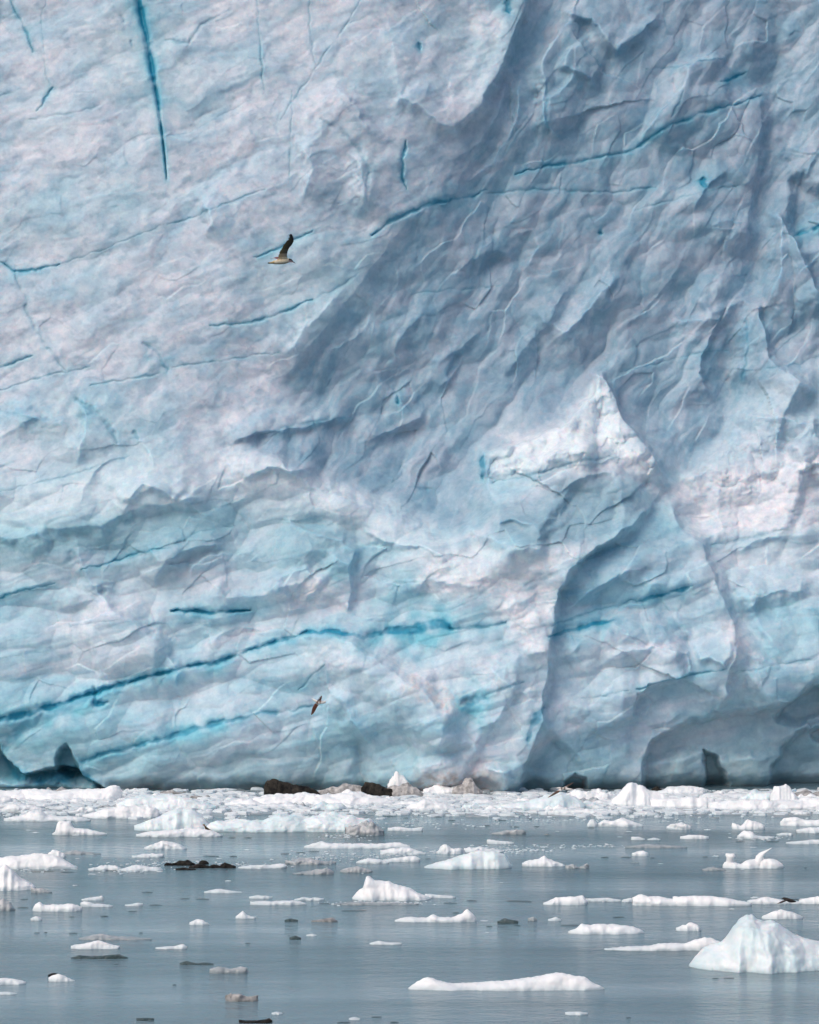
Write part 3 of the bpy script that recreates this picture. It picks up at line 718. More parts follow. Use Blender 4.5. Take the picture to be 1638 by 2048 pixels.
fl('rough pale floe at the far left in front of the cave', -40, 92, 1624, [(0,14),(.5,17),(.8,16),(1,6)], 'white', .25, .7, group=G1)
fl('low rough white floe in front of the brown ice rubble', 640, 760, 1604, [(0,8),(.3,14),(.55,26),(.62,14),(1,6)], 'snow', .3, .8, group=G1)
# open water, back rows
fl('white floe with a square block standing on its left end', 104, 214, 1670, [(0,2),(.07,7),(.1,29),(.34,28),(.39,15),(.6,12),(.85,6),(1,2)], 'snow', .3, .3, q=.45, group=G2)
fl('small bumpy white floe above the black sediment patch', 288, 374, 1699, [(0,5),(.3,17),(.5,20),(.6,14),(.8,10),(1,1)], 'white', .35, .8, group=G2)
fl('long low white floe carrying a knob, at the left edge of the water', -40, 156, 1738, [(0,18),(.3,24),(.5,30),(.66,30),(.8,26),(.92,12),(1,2)], 'snow', .24, .4, group=G2)
fl('small white knob riding on the low floe at the left edge', 96, 131, 1716, [(0,8),(.3,19),(.6,14),(1,6)], 'snow', .6, .4, group=G2)
fl('white peaked iceberg cut by the left edge of the picture', -50, 72, 1781, [(0,30),(.25,42),(.42,52),(.5,56),(.6,44),(.75,24),(.9,16),(1,6)], 'snow', .5, .3, q=.8, group=G2)
fl('thin tail of ice joined to the right of the peaked iceberg at left edge', 62, 104, 1786, [(0,14),(.5,10),(1,2)], 'grey', .4, .6, group=G2)
fl('faint low sliver behind the knobbed floe', 118, 202, 1709, [(0,3),(.4,8),(1,1)], 'grey', .25, .5, group=G2)
fl('small flat floe above the black sediment patch, left one', 264, 328, 1715, [(0,3),(.4,6),(.7,9),(1,6)], 'white', .3, .8, group=G2)
fl('low floe touching the black sediment patch on its left', 235, 326, 1742, [(0,2),(.5,12),(.8,8),(1,3)], 'white', .3, .7, group=G2)
fl('flat jagged floe left of the black sediment patch', 176, 242, 1741, [(0,3),(.4,10),(.75,15),(1,6)], 'white', .3, .9, group=G2)
fl('thin flat floe right of the black sediment patch', 476, 572, 1737, [(0,3),(.4,7),(.8,11),(1,6)], 'white', .22, .7, group=G2)
fl('thin floe sliver far left of the peaked white iceberg', 408, 484, 1786, [(0,2),(.4,8),(1,1)], 'white', .25, .5, group=G2)
fl('long ruler straight floe with a small bump at its left end', 608, 820, 1697, [(0,4),(.1,11),(.16,15),(.22,10),(.6,9),(.9,11),(1,5)], 'white', .12, .4, group=G2)
fl('small white lump under the right half of the long straight floe', 760, 852, 1709, [(0,8),(.3,14),(.6,12),(1,4)], 'white', .3, .8, group=G2)
fl('rough white floe left of the smooth wedge iceberg', 872, 930, 1708, [(0,6),(.3,19),(.7,15),(1,6)], 'white', .4, .8, group=G2)
fl('low broken floe behind the smooth wedge iceberg', 928, 1010, 1705, [(0,8),(.25,13),(.6,9),(1,4)], 'white', .3, .9, group=G2)
fl('thin bright sliver above the smooth wedge iceberg', 974, 1028, 1688, [(0,8),(.4,6),(1,4)], 'white', .25, .6, group=G2)
fl('smooth wedge shaped iceberg rising to a notched right shoulder', 848, 1024, 1738, [(0,4),(.15,13),(.35,24),(.55,35),(.62,38),(.75,35),(.77,36),(.87,32),(.93,27),(1,6)], 'cyan', .36, .22, q=.8, group=G2, cell=.5)
fl('small pointed white floe right of the wedge iceberg', 1044, 1130, 1733, [(0,6),(.15,11),(.4,15),(.52,24),(.6,16),(.9,6),(1,2)], 'snow', .35, .5, group=G2)
fl('faint crumbly ice left of the small arched floe', 570, 672, 1729, [(0,8),(.3,15),(.7,13),(1,4)], 'grey', .35, 1, group=G2)
fl('low white arched floe left of the wedge iceberg', 712, 778, 1727, [(0,3),(.35,12),(.7,8),(1,3)], 'white', .3, .5, group=G2)
fl('slanting white bar of ice between the arched floe and the wedge iceberg', 762, 840, 1724, [(0,4),(.4,9),(.85,13),(1,9)], 'white', .2, .5, group=G2)
fl('greyish melting sheet of ice below the crumbly ice', 585, 668, 1749, [(0,2),(.6,10),(.85,14),(1,5)], 'grey', .35, .8, group=G2)
fl('transparent grey ice beside the melting sheet', 680, 745, 1745, [(0,4),(.4,13),(1,4)], 'grey', .4, .6, group=G2)
fl('small thin floe in the middle of the dark water behind', 775, 846, 1662, [(0,6),(.3,9),(.6,6),(1,7)], 'white', .25, .5, group=G2)
fl('faint pale floe right of the thin floe behind', 983, 1052, 1669, [(0,3),(.5,10),(.85,11),(1,6)], 'grey', .3, .5, group=G2)
fl('peaked white iceberg with twin tops and a round lobe on its left', 704, 862, 1801, [(0,4),(.08,20),(.15,26),(.165,48),(.22,51),(.3,42),(.42,41),(.46,43),(.55,33),(.72,26),(.85,15),(1,3)], 'snow', .42, .25, q=.7, group=G2, cell=.5)
# back right
fl('tiny white knob left of the humped floe under the crested floe', 1174, 1194, 1653, [(0,5),(.5,16),(1,6)], 'white', .7, .6, group=G2)
fl('humped white floe below the crested floe', 1196, 1287, 1653, [(0,6),(.15,14),(.3,12),(.5,17),(.8,10),(1,2)], 'snow', .3, .5, group=G2)
fl('small crumbly white floe in the water below the tilted slab', 1333, 1383, 1659, [(0,5),(.35,14),(.6,12),(1,8)], 'white', .4, .9, group=G2)
fl('stout white floe with a knob in its middle, right side back row', 1464, 1530, 1659, [(0,12),(.3,10),(.42,20),(.6,17),(.95,12),(1,8)], 'snow', .35, .5, group=G2)
fl('long white floe leaving the picture at the right, behind the sculpted floe', 1560, 1690, 1652, [(0,8),(.05,16),(.25,17),(.4,12),(1,12)], 'snow', .25, .4, group=G2)
fl('second floe leaving the picture at right, just below the long one', 1592, 1680, 1666, [(0,8),(.4,13),(1,12)], 'white', .3, .6, group=G2)
fl('grey white floe with a bright left end, above the sculpted floe', 1474, 1548, 1678, [(0,8),(.2,16),(.4,14),(.5,7),(1,5)], 'white', .35, .8, group=G2)
fl('small low floe between two floes at the right side', 1553, 1586, 1671, [(0,3),(.6,6),(1,4)], 'white', .4, .6, group=G2)
fl('oval flat floe in the dark water at right', 1360, 1418, 1678, [(0,5),(.3,8),(.7,8),(1,4)], 'snow', .3, .3, group=G2)
fl('small white floe left of the oval flat floe', 1262, 1290, 1680, [(0,5),(.4,7),(1,2)], 'white', .4, .5, group=G2)
fl('tiny sliver between the oval flat floe and the small white floe', 1295, 1321, 1680, [(0,2),(.5,4),(1,2)], 'white', .4, .5, group=G2)
fl('very long faint floe below the oval flat floe', 1250, 1374, 1696, [(0,3),(.3,8),(.6,6),(1,2)], 'grey', .2, .5, group=G2)
fl('small oval floe with a dark underside below the long faint floe', 1264, 1297, 1712, [(0,5),(.5,11),(1,6)], 'snow', .5, .5, group=G2)
fl('thin white line of ice at the right edge above the sculpted floe', 1572, 1680, 1688, [(0,3),(.4,8),(1,8)], 'white', .15, .4, group=G2)
fl('little floe under the right end of the packed ice', 1587, 1616, 1631, [(0,3),(.5,9),(1,5)], 'snow', .5, .5, group=G2)
fl('crumbly low ice left of the sculpted floe', 1404, 1452, 1741, [(0,2),(.4,9),(1,1)], 'grey', .35, .8, group=G2)
fl('broken crumbs of ice right of the small pointed floe', 1130, 1178, 1737, [(0,4),(.3,8),(.6,3),(.9,9),(1,5)], 'grey', .35, 1, group=G2)
def spire(m):
    V, Q = lump(0, 0, 0, [(12*m, 4*m, 12*m), (12*m, 14*m, 9*m), (14*m, 22*m, 7.5*m), (20*m, 29*m, 5.6*m), (28*m, 34*m, 3*m), (38*m, 40*m, .5*m)])
    V2, Q2 = lump(0, 0, 0, [(-47*m, 0, 10*m), (-47*m, 10*m, 8*m), (-46*m, 18*m, 7*m), (-45*m, 23*m, 10*m), (-45*m, 27*m, 8*m), (-45*m, 28*m, 2*m)])
    return np.concatenate([V, V2]), Q+[a+len(V) for a in Q2]
fl('sculpted white floe with a square head at left and a swept back spike', 1445, 1567, 1737, [(0,6),(.04,14),(.2,13),(.3,8),(.4,16),(.6,19),(.8,21),(.93,15),(1,5)], 'snow', .3, .3, q=.75, extra=spire, group=G2)
# middle and front rows
fl('white floe with a rounded knob at its left end, front left', 65, 164, 1823, [(0,3),(.05,16),(.15,21),(.25,12),(.5,14),(.8,17),(1,8)], 'snow', .3, .4, group=G2)
fl('flat bright floe joined right of the knobbed floe, front left', 161, 226, 1814, [(0,9),(.1,12),(.4,6),(.7,6),(1,2)], 'white', .3, .5, group=G2)
fl('thin floe behind the flat bright floe', 163, 208, 1801, [(0,2),(.6,7),(.9,10),(1,4)], 'white', .3, .4, group=G2)
fl('faint grey mound cut by the left edge', -30, 30, 1822, [(0,14),(.6,26),(.85,16),(1,3)], 'grey', .4, .6, group=G2)
fl('small floe right of the flat bright floe', 250, 286, 1812, [(0,2),(.7,6),(1,4)], 'white', .3, .4, group=G2)
fl('tiny round floe in the front left water', 61, 84, 1841, [(0,3),(.4,9),(1,4)], 'white', .5, .5, group=G2)
fl('small rounded floe with tapering right end', 379, 419, 1850, [(0,4),(.35,12),(.65,10),(1,1)], 'snow', .4, .4, group=G2)
fl('tiny shark fin shaped floe', 471, 512, 1837, [(0,3),(.2,10),(.38,18),(.5,6),(1,2)], 'snow', .35, .4, group=G2)
fl('long translucent grey mound behind a bright white floe', 158, 304, 1880, [(0,3),(.3,13),(.5,7),(1,2)], 'grey', .22, .4, group=G2)
fl('bright white floe in front of the grey mound', 142, 240, 1898, [(0,6),(.25,10),(.6,16),(.8,8),(1,5)], 'snow', .28, .5, group=G2)
fl('thin wedge floe right of the bright white floe', 311, 374, 1898, [(0,2),(.6,5),(.9,9),(1,5)], 'snow', .25, .4, group=G2)
fl('low white floe cut by the left edge, front', -30, 52, 1969, [(0,8),(.5,14),(.75,9),(1,4)], 'snow', .35, .4, group=G2)
fl('very thin floe below it at the left edge', -30, 34, 1989, [(0,4),(.7,5),(1,1)], 'white', .3, .4, group=G2)
fl('small white floe with a black streak on its left side', 97, 149, 1963, [(0,8),(.4,15),(.6,10),(1,1)], 'snow', .4, .4, group=G2)
fl('black strip of sediment lying on the small white floe', 96, 120, 1953, [(0,3),(.5,6),(1,3)], 'rock', .5, .6, cat='sediment strip', name='sediment_strip')
fl('grey glassy floe left of the middle front water', 419, 495, 1947, [(0,9),(.3,15),(.5,10),(.8,13),(1,12)], 'grey', .3, .4, group=G2)
fl('dim grey sliver above the grey glassy floe', 359, 427, 1929, [(0,2),(.2,7),(.45,3),(.5,1),(.7,4),(1,1)], 'dark', .2, .9, group=G2)
fl('rough brown grey slush raft at the bottom left of centre', 451, 516, 2003, [(0,14),(.5,17),(.6,12),(1,14)], 'dirty', .4, 1, group=G2)
fl('low floe row, back one, left of the twin topped iceberg', 498, 545, 1797, [(0,3),(.3,6),(1,4)], 'white', .3, .5, group=G2)
fl('low floe row, front one, left of the twin topped iceberg', 500, 612, 1810, [(0,7),(.4,8),(.8,10),(1,3)], 'white', .2, .5, group=G2)
fl('very low brash line just left under the twin topped iceberg', 588, 648, 1801, [(0,2),(.3,6),(1,4)], 'white', .2, .7, group=G2)
fl('very low brash line under the twin topped iceberg', 668, 838, 1810, [(0,2),(.3,6),(.6,4),(1,2)], 'grey', .12, .6, group=G2)
fl('thin floe joined to the right of the twin topped iceberg', 850, 912, 1796, [(0,8),(.4,6),(1,3)], 'white', .2, .6, group=G2)
fl('long low floe rising to a jagged tip on its right, centre front', 789, 953, 1844, [(0,3),(.1,9),(.4,8),(.47,15),(.53,8),(.7,9),(.76,16),(.84,20),(.88,29),(.93,22),(1,5)], 'snow', .15, .5, group=G2)
fl('lone thin floe in the calm centre water', 739, 803, 1889, [(0,2),(.3,7),(.6,3),(1,3)], 'snow', .25, .4, group=G2)
fl('tan coloured small floe left of centre', 622, 675, 1844, [(0,2),(.5,6),(.8,9),(1,2)], 'dirty', .35, .4, group=G2)
fl('tiny bright floe above the calm centre water', 612, 634, 1872, [(0,1),(.5,4),(1,1)], 'white', .35, .4, group=G2)
fl('tiny white and black floe in front right of centre', 1056, 1074, 1842, [(0,6),(.5,9),(1,4)], 'grey', .6, .6, group=G2)
fl('little pointed floe with a dark tail', 1096, 1122, 1842, [(0,2),(.6,8),(1,2)], 'white', .4, .4, group=G2)
fl('very long low floe with a hump at its left end, bottom centre', 816, 1210, 1981, [(0,2),(.04,16),(.08,26),(.12,27),(.16,20),(.22,13),(.4,16),(.55,22),(.68,28),(.76,36),(.81,34),(.86,30),(.9,27),(.95,14),(1,3)], 'snow', .14, .3, q=.75, group=G2, cell=.6)
fl('white floe with a rounded back, left part of the long right hand row', 1086, 1175, 1810, [(0,4),(.3,14),(.7,18),(.9,20),(1,6)], 'snow', .3, .35, group=G2)
fl('low link of ice between the rounded floe and the next in the row', 1172, 1242, 1803, [(0,6),(.5,8),(1,3)], 'white', .2, .5, group=G2)
fl('small floe just before the two big slabs of the right hand row', 1243, 1272, 1804, [(0,3),(.6,8),(1,4)], 'white', .4, .5, group=G2)
fl('rough left slab of the right hand row', 1264, 1395, 1811, [(0,14),(.12,22),(.5,18),(.8,14),(1,4)], 'snow', .25, .5, group=G2)
fl('smooth right slab of the right hand row', 1345, 1504, 1812, [(0,18),(.3,21),(.7,15),(1,6)], 'snow', .22, .25, group=G2)
fl('white floe beneath the dark bird', 1494, 1604, 1808, [(0,6),(.3,14),(.6,9),(1,4)], 'snow', .25, .5, group=G2)
fl('end floe of the right hand row, cut by the right edge', 1598, 1680, 1808, [(0,8),(.4,16),(1,12)], 'snow', .3, .4, group=G2)
fl('oval white floe between the row and the large iceberg', 1523, 1606, 1838, [(0,4),(.2,12),(.5,20),(.75,14),(1,3)], 'snow', .35, .25, q=.8, group=G2)
fl('white floe with notched top and pinkish left end, right of centre', 1136, 1289, 1868, [(0,5),(.12,12),(.17,21),(.28,18),(.3,16),(.34,22),(.5,19),(.75,18),(.93,10),(1,2)], 'snow', .26, .35, group=G2)
fl('small white floe with a dark ring at its left', 1352, 1403, 1862, [(0,6),(.2,10),(.6,17),(.85,12),(1,2)], 'snow', .45, .3, group=G2)
fl('long thin floe running up to the large iceberg', 1208, 1440, 1901, [(0,2),(.2,7),(.4,10),(.55,15),(.7,14),(.8,22),(.88,27),(.95,22),(1,16)], 'snow', .15, .4, group=G2)
fl('large pale turquoise iceberg with a steep rounded summit, cut by the right edge', 1376, 1745, 1943,
   [(0,6),(.03,28),(.08,44),(.14,60),(.19,66),(.225,86),(.265,106),(.31,118),(.35,114),(.375,105),(.42,101),(.45,103),(.5,92),(.55,80),(.62,74),(.68,63),(.75,60),(.88,34),(1,6)], 'cyan', .5, .30, q=.85, cat='iceberg', name='iceberg', cell=.55)
fl('small thin floe below the long hump floe, bottom right', 1130, 1176, 2030, [(0,5),(.5,7),(1,3)], 'white', .3, .5, group=G2)
fl('tiny floe near the bottom edge, left of centre', 698, 720, 2040, [(0,2),(.5,5),(1,2)], 'white', .5, .5, group=G2)
fl('tiny floe at the lower middle beside faint ripples', 543, 565, 2029, [(0,2),(.5,5),(1,2)], 'white', .5, .5, group=G2)

LM = []          # landmarks: (u, v, short description) of the clearly different larger floes
for o_ in C.objects:
    if o_.get('category') in ('ice floe', 'iceberg') and o_.dimensions.x > .55:
        h_ = o_['label'].split(',')[0]
        if len(h_.split()) <= 10: LM.append((819+o_.location.x*F/o_.location.y, HV+CH*F/o_.location.y, h_))
TAKEN = set()
def near_label(what, u, v):
    c = sorted(LM, key=lambda q: (q[0]-u)**2 + (3.5*(q[1]-v))**2)
    for k, (a, b, h_) in enumerate(c[:12]):
        dx, dy = u-a, 3.5*(v-b)
        rel = ('right of' if dx > 0 else 'left of') if abs(dx) > abs(dy) else ('in front of' if dy > 0 else 'behind')
        lab = what + ' ' + rel + ' the ' + h_
        if len(lab.split()) <= 16 and lab not in TAKEN: TAKEN.add(lab); return lab
    return what + ' ' + rel + ' the ' + h_

# dark sediment-laden ice at the foot
def rockbit(label, u0, u1, vb, prof, mat='rock', ratio=.5, rough=.7, name='ice_rock', cat='ice rock'):
    return floe(label, u0, u1, vb, prof, mat, ratio, rough, cat=cat, name=name, p=3, q=.5, minL=.12)
rockbit('black sediment covered ice rock sloping down to the right, left of the brown rubble', 528, 642, 1594, [(0,24),(.06,36),(.5,27),(.9,17),(1,4)], ratio=.14, rough=.45)
rockbit('brown and grey rubble mound between the two black rocks', 628, 750, 1593, [(0,12),(.3,22),(.6,26),(1,14)], 'dirty', ratio=.2)
rockbit('black ice rock right of the brown rubble mound', 722, 826, 1594, [(0,20),(.08,31),(.5,20),(.9,9),(1,2)], ratio=.14, rough=.45)
rockbit('brown speckled boulder at the foot of the glacier nose', 905, 965, 1592, [(0,14),(.4,30),(.7,30),(1,10)], 'dirty')
rockbit('small black chunk left of the tilted slab at the cave', 1303, 1325, 1584, [(0,6),(.5,11),(1,4)])
rockbit('thin dirty band of rubble at the foot, left of the black rock', 320, 372, 1590, [(0,5),(.5,11),(1,5)], 'dirty')
for k, (a, b, vb, h) in enumerate([(328, 352, 1731, 8), (345, 390, 1731, 14), (378, 420, 1736, 10), (398, 418, 1729, 10), (418, 446, 1736, 8), (440, 472, 1736, 11), (352, 392, 1740, 6)]):
    floe(['low black lump at the left end of the drifting dark sediment patch','tall black lump in the left half of the drifting sediment patch','wide black lump in the middle of the drifting sediment patch','black lump standing behind the middle of the sediment patch','flat black lump right of the middle of the sediment patch','black lump at the right end of the drifting sediment patch','thin black lump along the front of the drifting sediment patch'][k], a, b, vb, [(0, h*.4), (.3, h), (.7, h*.7), (1, h*.3)], 'rock', .35, .9, cat='sediment lump', name='sediment_lump', group='black sediment lumps of one drifting patch')
fl('long dark green flat shard floating below the bright white floe, front left', 142, 256, 1917, [(0,1),(.15,6),(.6,6),(.85,8),(1,1)], 'dark', .12, .8, cat='dark shard', name='dark_ice_shard')
fl('dark green shard near the bottom edge', 273, 308, 2041, [(0,4),(.4,5),(1,4)], 'dark', .3, .5, cat='dark shard', name='dark_ice_shard')
fl('dark grey pointed lump of clear ice right of the jagged tipped floe', 995, 1037, 1847, [(0,4),(.4,11),(.6,8),(1,4)], 'dark', .35, .7, cat='dark lump', name='dark_ice_lump')
fl('small grey tent shaped lump of clear ice left of centre', 569, 596, 1843, [(0,2),(.4,7),(1,2)], 'dark', .4, .5, cat='dark lump', name='dark_ice_lump')
fl('grey faint lump below the tent shaped lump', 579, 602, 1879, [(0,4),(.5,8),(1,3)], 'dark', .5, .5, cat='dark lump', name='dark_ice_lump')
fl('black branch like debris at the bottom edge', 478, 545, 2046, [(0,6),(.2,3),(.6,4),(.9,12),(1,5)], 'rock', .2, .8, cat='debris', name='floating_debris')
darks = [(200,218,1833),(138,149,1834),(68,80,1866),(88,95,1865),(137,156,1867),(278,286,1866),(225,238,1929),(345,353,1970),(490,501,1887),(256,275,1823),
         (298,326,1811),(33,58,1816),(40,57,1799),(972,985,1853),(1027,1042,1852),(886,916,1807),(682,736,1823),(1224,1250,1835),(1424,1438,1957),(1446,1470,1957),
         (673,702,2046),(742,765,2035),(780,798,2045),(1010,1066,1804),(932,955,1802),(905,918,1826),(637,662,1808),(360,380,1798),(390,420,1799),(1201,1218,1715),
         (1241,1264,1715),(1300,1310,1716),(1405,1416,1714),(1609,1614,1736),(766,794,1633),(806,818,1636),(868,884,1634),(895,912,1641),(988,1014,1641),(1054,1066,1638),
         (963,982,1652),(1018,1040,1654),(283,307,1785),(455,473,1676),(486,505,1676),(404,440,1713),(458,475,1713),(615,640,1703),(1120,1160,1852),(1252,1262,2036),
         (560,580,1708),(590,612,1706),(850,862,1718),(1175,1190,1656),(1470,1490,1684),(1530,1560,1684),(10,30,1766),(1067,1080,1653),(210,240,1742),(60,110,1744),(120,150,1745)]
for k, (a, b, vb) in enumerate(darks):
    h = 1.6 if (b-a) < 15 else 2.3
    o_ = floe(near_label(('wider ' if b-a > 24 else '')+'thin dark ice sliver', (a+b)/2, vb), a, b, vb, [(0, 0), (.25, h*.7), (.5, h), (.8, h*.6), (1, 0)], 'dark', .55, .8, cat='dark ice sliver', name='dark_ice_sliver', group='dark slivers of clear ice on the water', minL=.1, seed=900+k); o_.scale = (.9, .7, .45); o_.rotation_euler[2] = random.uniform(-.25, .25)

# brash: countable pieces along the foot, copies of a dozen shapes
rng = random.Random(5)
protos = []
for k in range(14):
    W = 1.0; L = rng.uniform(.3, .6)
    pr = [(0, .05)] + [((i+1)/6, rng.uniform(.06, .22)) for i in range(5)] + [(1, .05)]
    V, Q = floe_arrays(W, L, pr, .9, 700+k, p=3, q=.5)
    o = mesh_np('brash_ice', V, Q, M[['white', 'snow', 'white', 'grey', 'snow', 'dirty', 'cyan'][k % 7]])
    protos.append(o)
used = set()
def brash(u, vb, wpx, zs, label, group):
    k = rng.randrange(14)
    if k % 7 == 5 and rng.random() < .7: k -= 1
    src = protos[k]
    if k in used: o = src.copy(); C.objects.link(o)
    else: used.add(k); o = src
    d = dist_at(vb); W = wpx/F*d
    o.location = ((u-819)/F*d, d, 0); o.scale = (W, W*rng.uniform(.8, 1.3), W*zs)
    o.rotation_euler[2] = rng.uniform(-.4, .4) + (math.pi if rng.random() < .5 else 0)
    cw = ['white', 'snowy', 'white', 'grey', 'snowy', 'dirty', 'pale blue'][k % 7]; sz = 'tiny' if wpx < 22 else ('small' if wpx < 50 else 'long')
    tag(o, near_label(sz+' '+cw+' brash piece', u, vb), 'brash ice', group)
B1 = 'one of the many small broken ice pieces packed between the larger floes along the glacier foot'
n = 0
while n < 190:
    u = rng.uniform(-120, 1760); vb = rng.triangular(1582, 1636, 1604)
    lim = 1640 if u < 1100 else 1626
    if vb > lim: continue
    brash(u, vb, rng.choice([14, 20, 26, 34, 46, 60, 80]), rng.uniform(.6, 1.2), B1, 'small brash pieces along the glacier foot'); n += 1
B2 = 'one of the tiny ice crumbs scattered on the water in front of the packed ice'
n = 0
while n < 70:
    u = rng.uniform(-60, 1700); vb = 1640 + abs(rng.gauss(0, 75))
    if vb > 2040: continue
    brash(u, vb, rng.uniform(5, 17), rng.uniform(.3, .8), B2, 'tiny ice crumbs on the open water'); n += 1
for k in range(14):
    if k not in used: bpy.data.objects.remove(protos[k])

# slush between them: far too many bits to count
def slush(name, n, upick, vpick, size, mat, zlo=.02, hk=1.0):
    r = np.random.RandomState(9+n); Vs_, Qs = [], []
    for k in range(n):
        u = upick(r); vb = vpick(r); d = dist_at(vb); w_ = size(r)/F*d
        x0 = (u-819)/F*d; m = 7; a = np.arange(m)/m*2*np.pi + r.uniform(0, 6)
        rad = w_*r.uniform(.55, 1, m); dep = r.uniform(.7, 1.6)
        hh = w_*r.uniform(.10, .32)*hk + zlo
        low_ = np.stack([x0+rad*np.cos(a), d+rad*dep*np.sin(a), np.full(m, -.02)], -1)
        mid_ = np.stack([x0+.85*rad*np.cos(a), d+.85*rad*dep*np.sin(a), hh*r.uniform(.5, 1, m)], -1)
        top_ = np.array([[x0+r.uniform(-.2, .2)*w_, d, hh*1.1]])
        b0 = len(Vs_)*(2*m+1); i = np.arange(m); j = (i+1) % m
        Vs_.append(np.concatenate([low_, mid_, top_]))
        Qs.append((np.stack([b0+i, b0+j, b0+m+j, b0+m+i], -1), np.stack([b0+m+i, b0+m+j, np.full(m, b0+2*m)], -1)))
    V = np.concatenate(Vs_); Q4 = np.concatenate([q[0] for q in Qs]); Q3 = np.concatenate([q[1] for q in Qs])
    o = mesh_np(name, V, [Q4, Q3], M[mat], smooth=False); return o
tr = lambda r: r.triangular(1578, 1600, 1638)
s1 = slush('ice_slush', 5200, lambda r: r.uniform(-300, 1950), tr, lambda r: r.choice([4, 8, 13, 20]), 'white')
tag(s1, 'white slush of tiny ice bits filling the gaps in the packed ice along the glacier foot', 'ice slush', kind='stuff')
s2 = slush('grey_slush', 1500, lambda r: r.uniform(-300, 1950), tr, lambda r: r.choice([8, 14, 24, 36]), 'grey', .0, .25)
tag(s2, 'grey wet slush between the white pieces of packed ice along the glacier foot', 'ice slush', kind='stuff')
cl = [(700, 1672, 60, 9), (950, 1700, 80, 8), (620, 1720, 60, 12), (740, 1712, 90, 6), (1520, 1676, 60, 6), (1180, 1692, 120, 4), (300, 1728, 90, 10), (90, 1740, 90, 5),
      (1060, 1700, 60, 6), (860, 1650, 160, 9), (1150, 1640, 200, 6), (480, 1730, 60, 6), (760, 1806, 100, 4), (1420, 1806, 160, 4), (250, 1740, 60, 5)]
def cu(r):
    cu.k = r.randint(len(cl)); c = cl[cu.k]; return c[0] + r.normal()*c[2]*.6
def cv(r): c = cl[cu.k]; return c[1] + r.normal()*c[3]*.5
s3 = slush('drifting_slush', 900, cu, cv, lambda r: r.choice([2, 3, 5]), 'white', .005)
tag(s3, 'thin drifting streaks of slush on the open water between the floes', 'ice slush', kind='stuff')

# ------------------------------------------------------------------ birds
def feather_mat():
    m, t, p = newmat('plumage')
    a = t.nodes.new('ShaderNodeVertexColor'); a.layer_name = 'ice'
    n = noise_node(t, 60, 3); r = ramp(t, n.outputs['Fac'], [(.3, (.85, .85, .85)), (.7, (1.1, 1.1, 1.1))])
    mx = t.nodes.new('ShaderNodeMix'); mx.data_type = 'RGBA'; mx.blend_type = 'MULTIPLY'; mx.inputs[0].default_value = 1
    t.links.new(a.outputs[0], mx.inputs[6]); t.links.new(r.outputs[0], mx.inputs[7])
    t.links.new(mx.outputs[2], p.inputs['Base Color']); p.inputs['Roughness'].default_value = .75
    return m
M['feather'] = feather_mat()

def tube_rings(rings, n=12):
    """rings: (cx, cy, cz, rx_dir-normal half height, half width, colour fn)"""
    P, col_ = [], []
    for k, (x, y, z, hh, hw, cf) in enumerate(rings):
        for i in range(n):
            a = 2*math.pi*i/n
            P.append((x, y+hw*math.cos(a), z+hh*math.sin(a))); col_.append(cf(math.sin(a)))
    i = np.arange(len(rings)*n).reshape(len(rings), n); j = np.roll(i, -1, 1)
    return P, np.stack([i[:-1], j[:-1], j[1:], i[1:]], -1).reshape(-1, 4).tolist()+[i[0].tolist()[::-1], i[-1].tolist()], col_

def wing_rings(secs, n=10):
    """secs: centre (x,y,z), chord vector, thickness vector, colour (leading, trailing)"""
    P, col_ = [], []
    for (c, ch, th, cl_, ct) in secs:
        c = Vector(c); ch = Vector(ch); th = Vector(th)
        for i in range(n):
            a = 2*math.pi*i/n; f = math.cos(a); prof = math.sin(a)*(.6+.4*f)
            P.append(tuple(c + ch*(f*.5) + th*prof + th*.6*(1-f*f)))
            w_ = (f+1)/2; col_.append([ct[q]*(1-w_)+cl_[q]*w_ for q in range(3)])
    i = np.arange(len(secs)*n).reshape(len(secs), n); j = np.roll(i, -1, 1)
    return P, np.stack([i[:-1], j[:-1], j[1:], i[1:]], -1).reshape(-1, 4).tolist()+[i[0].tolist()[::-1], i[-1].tolist()], col_

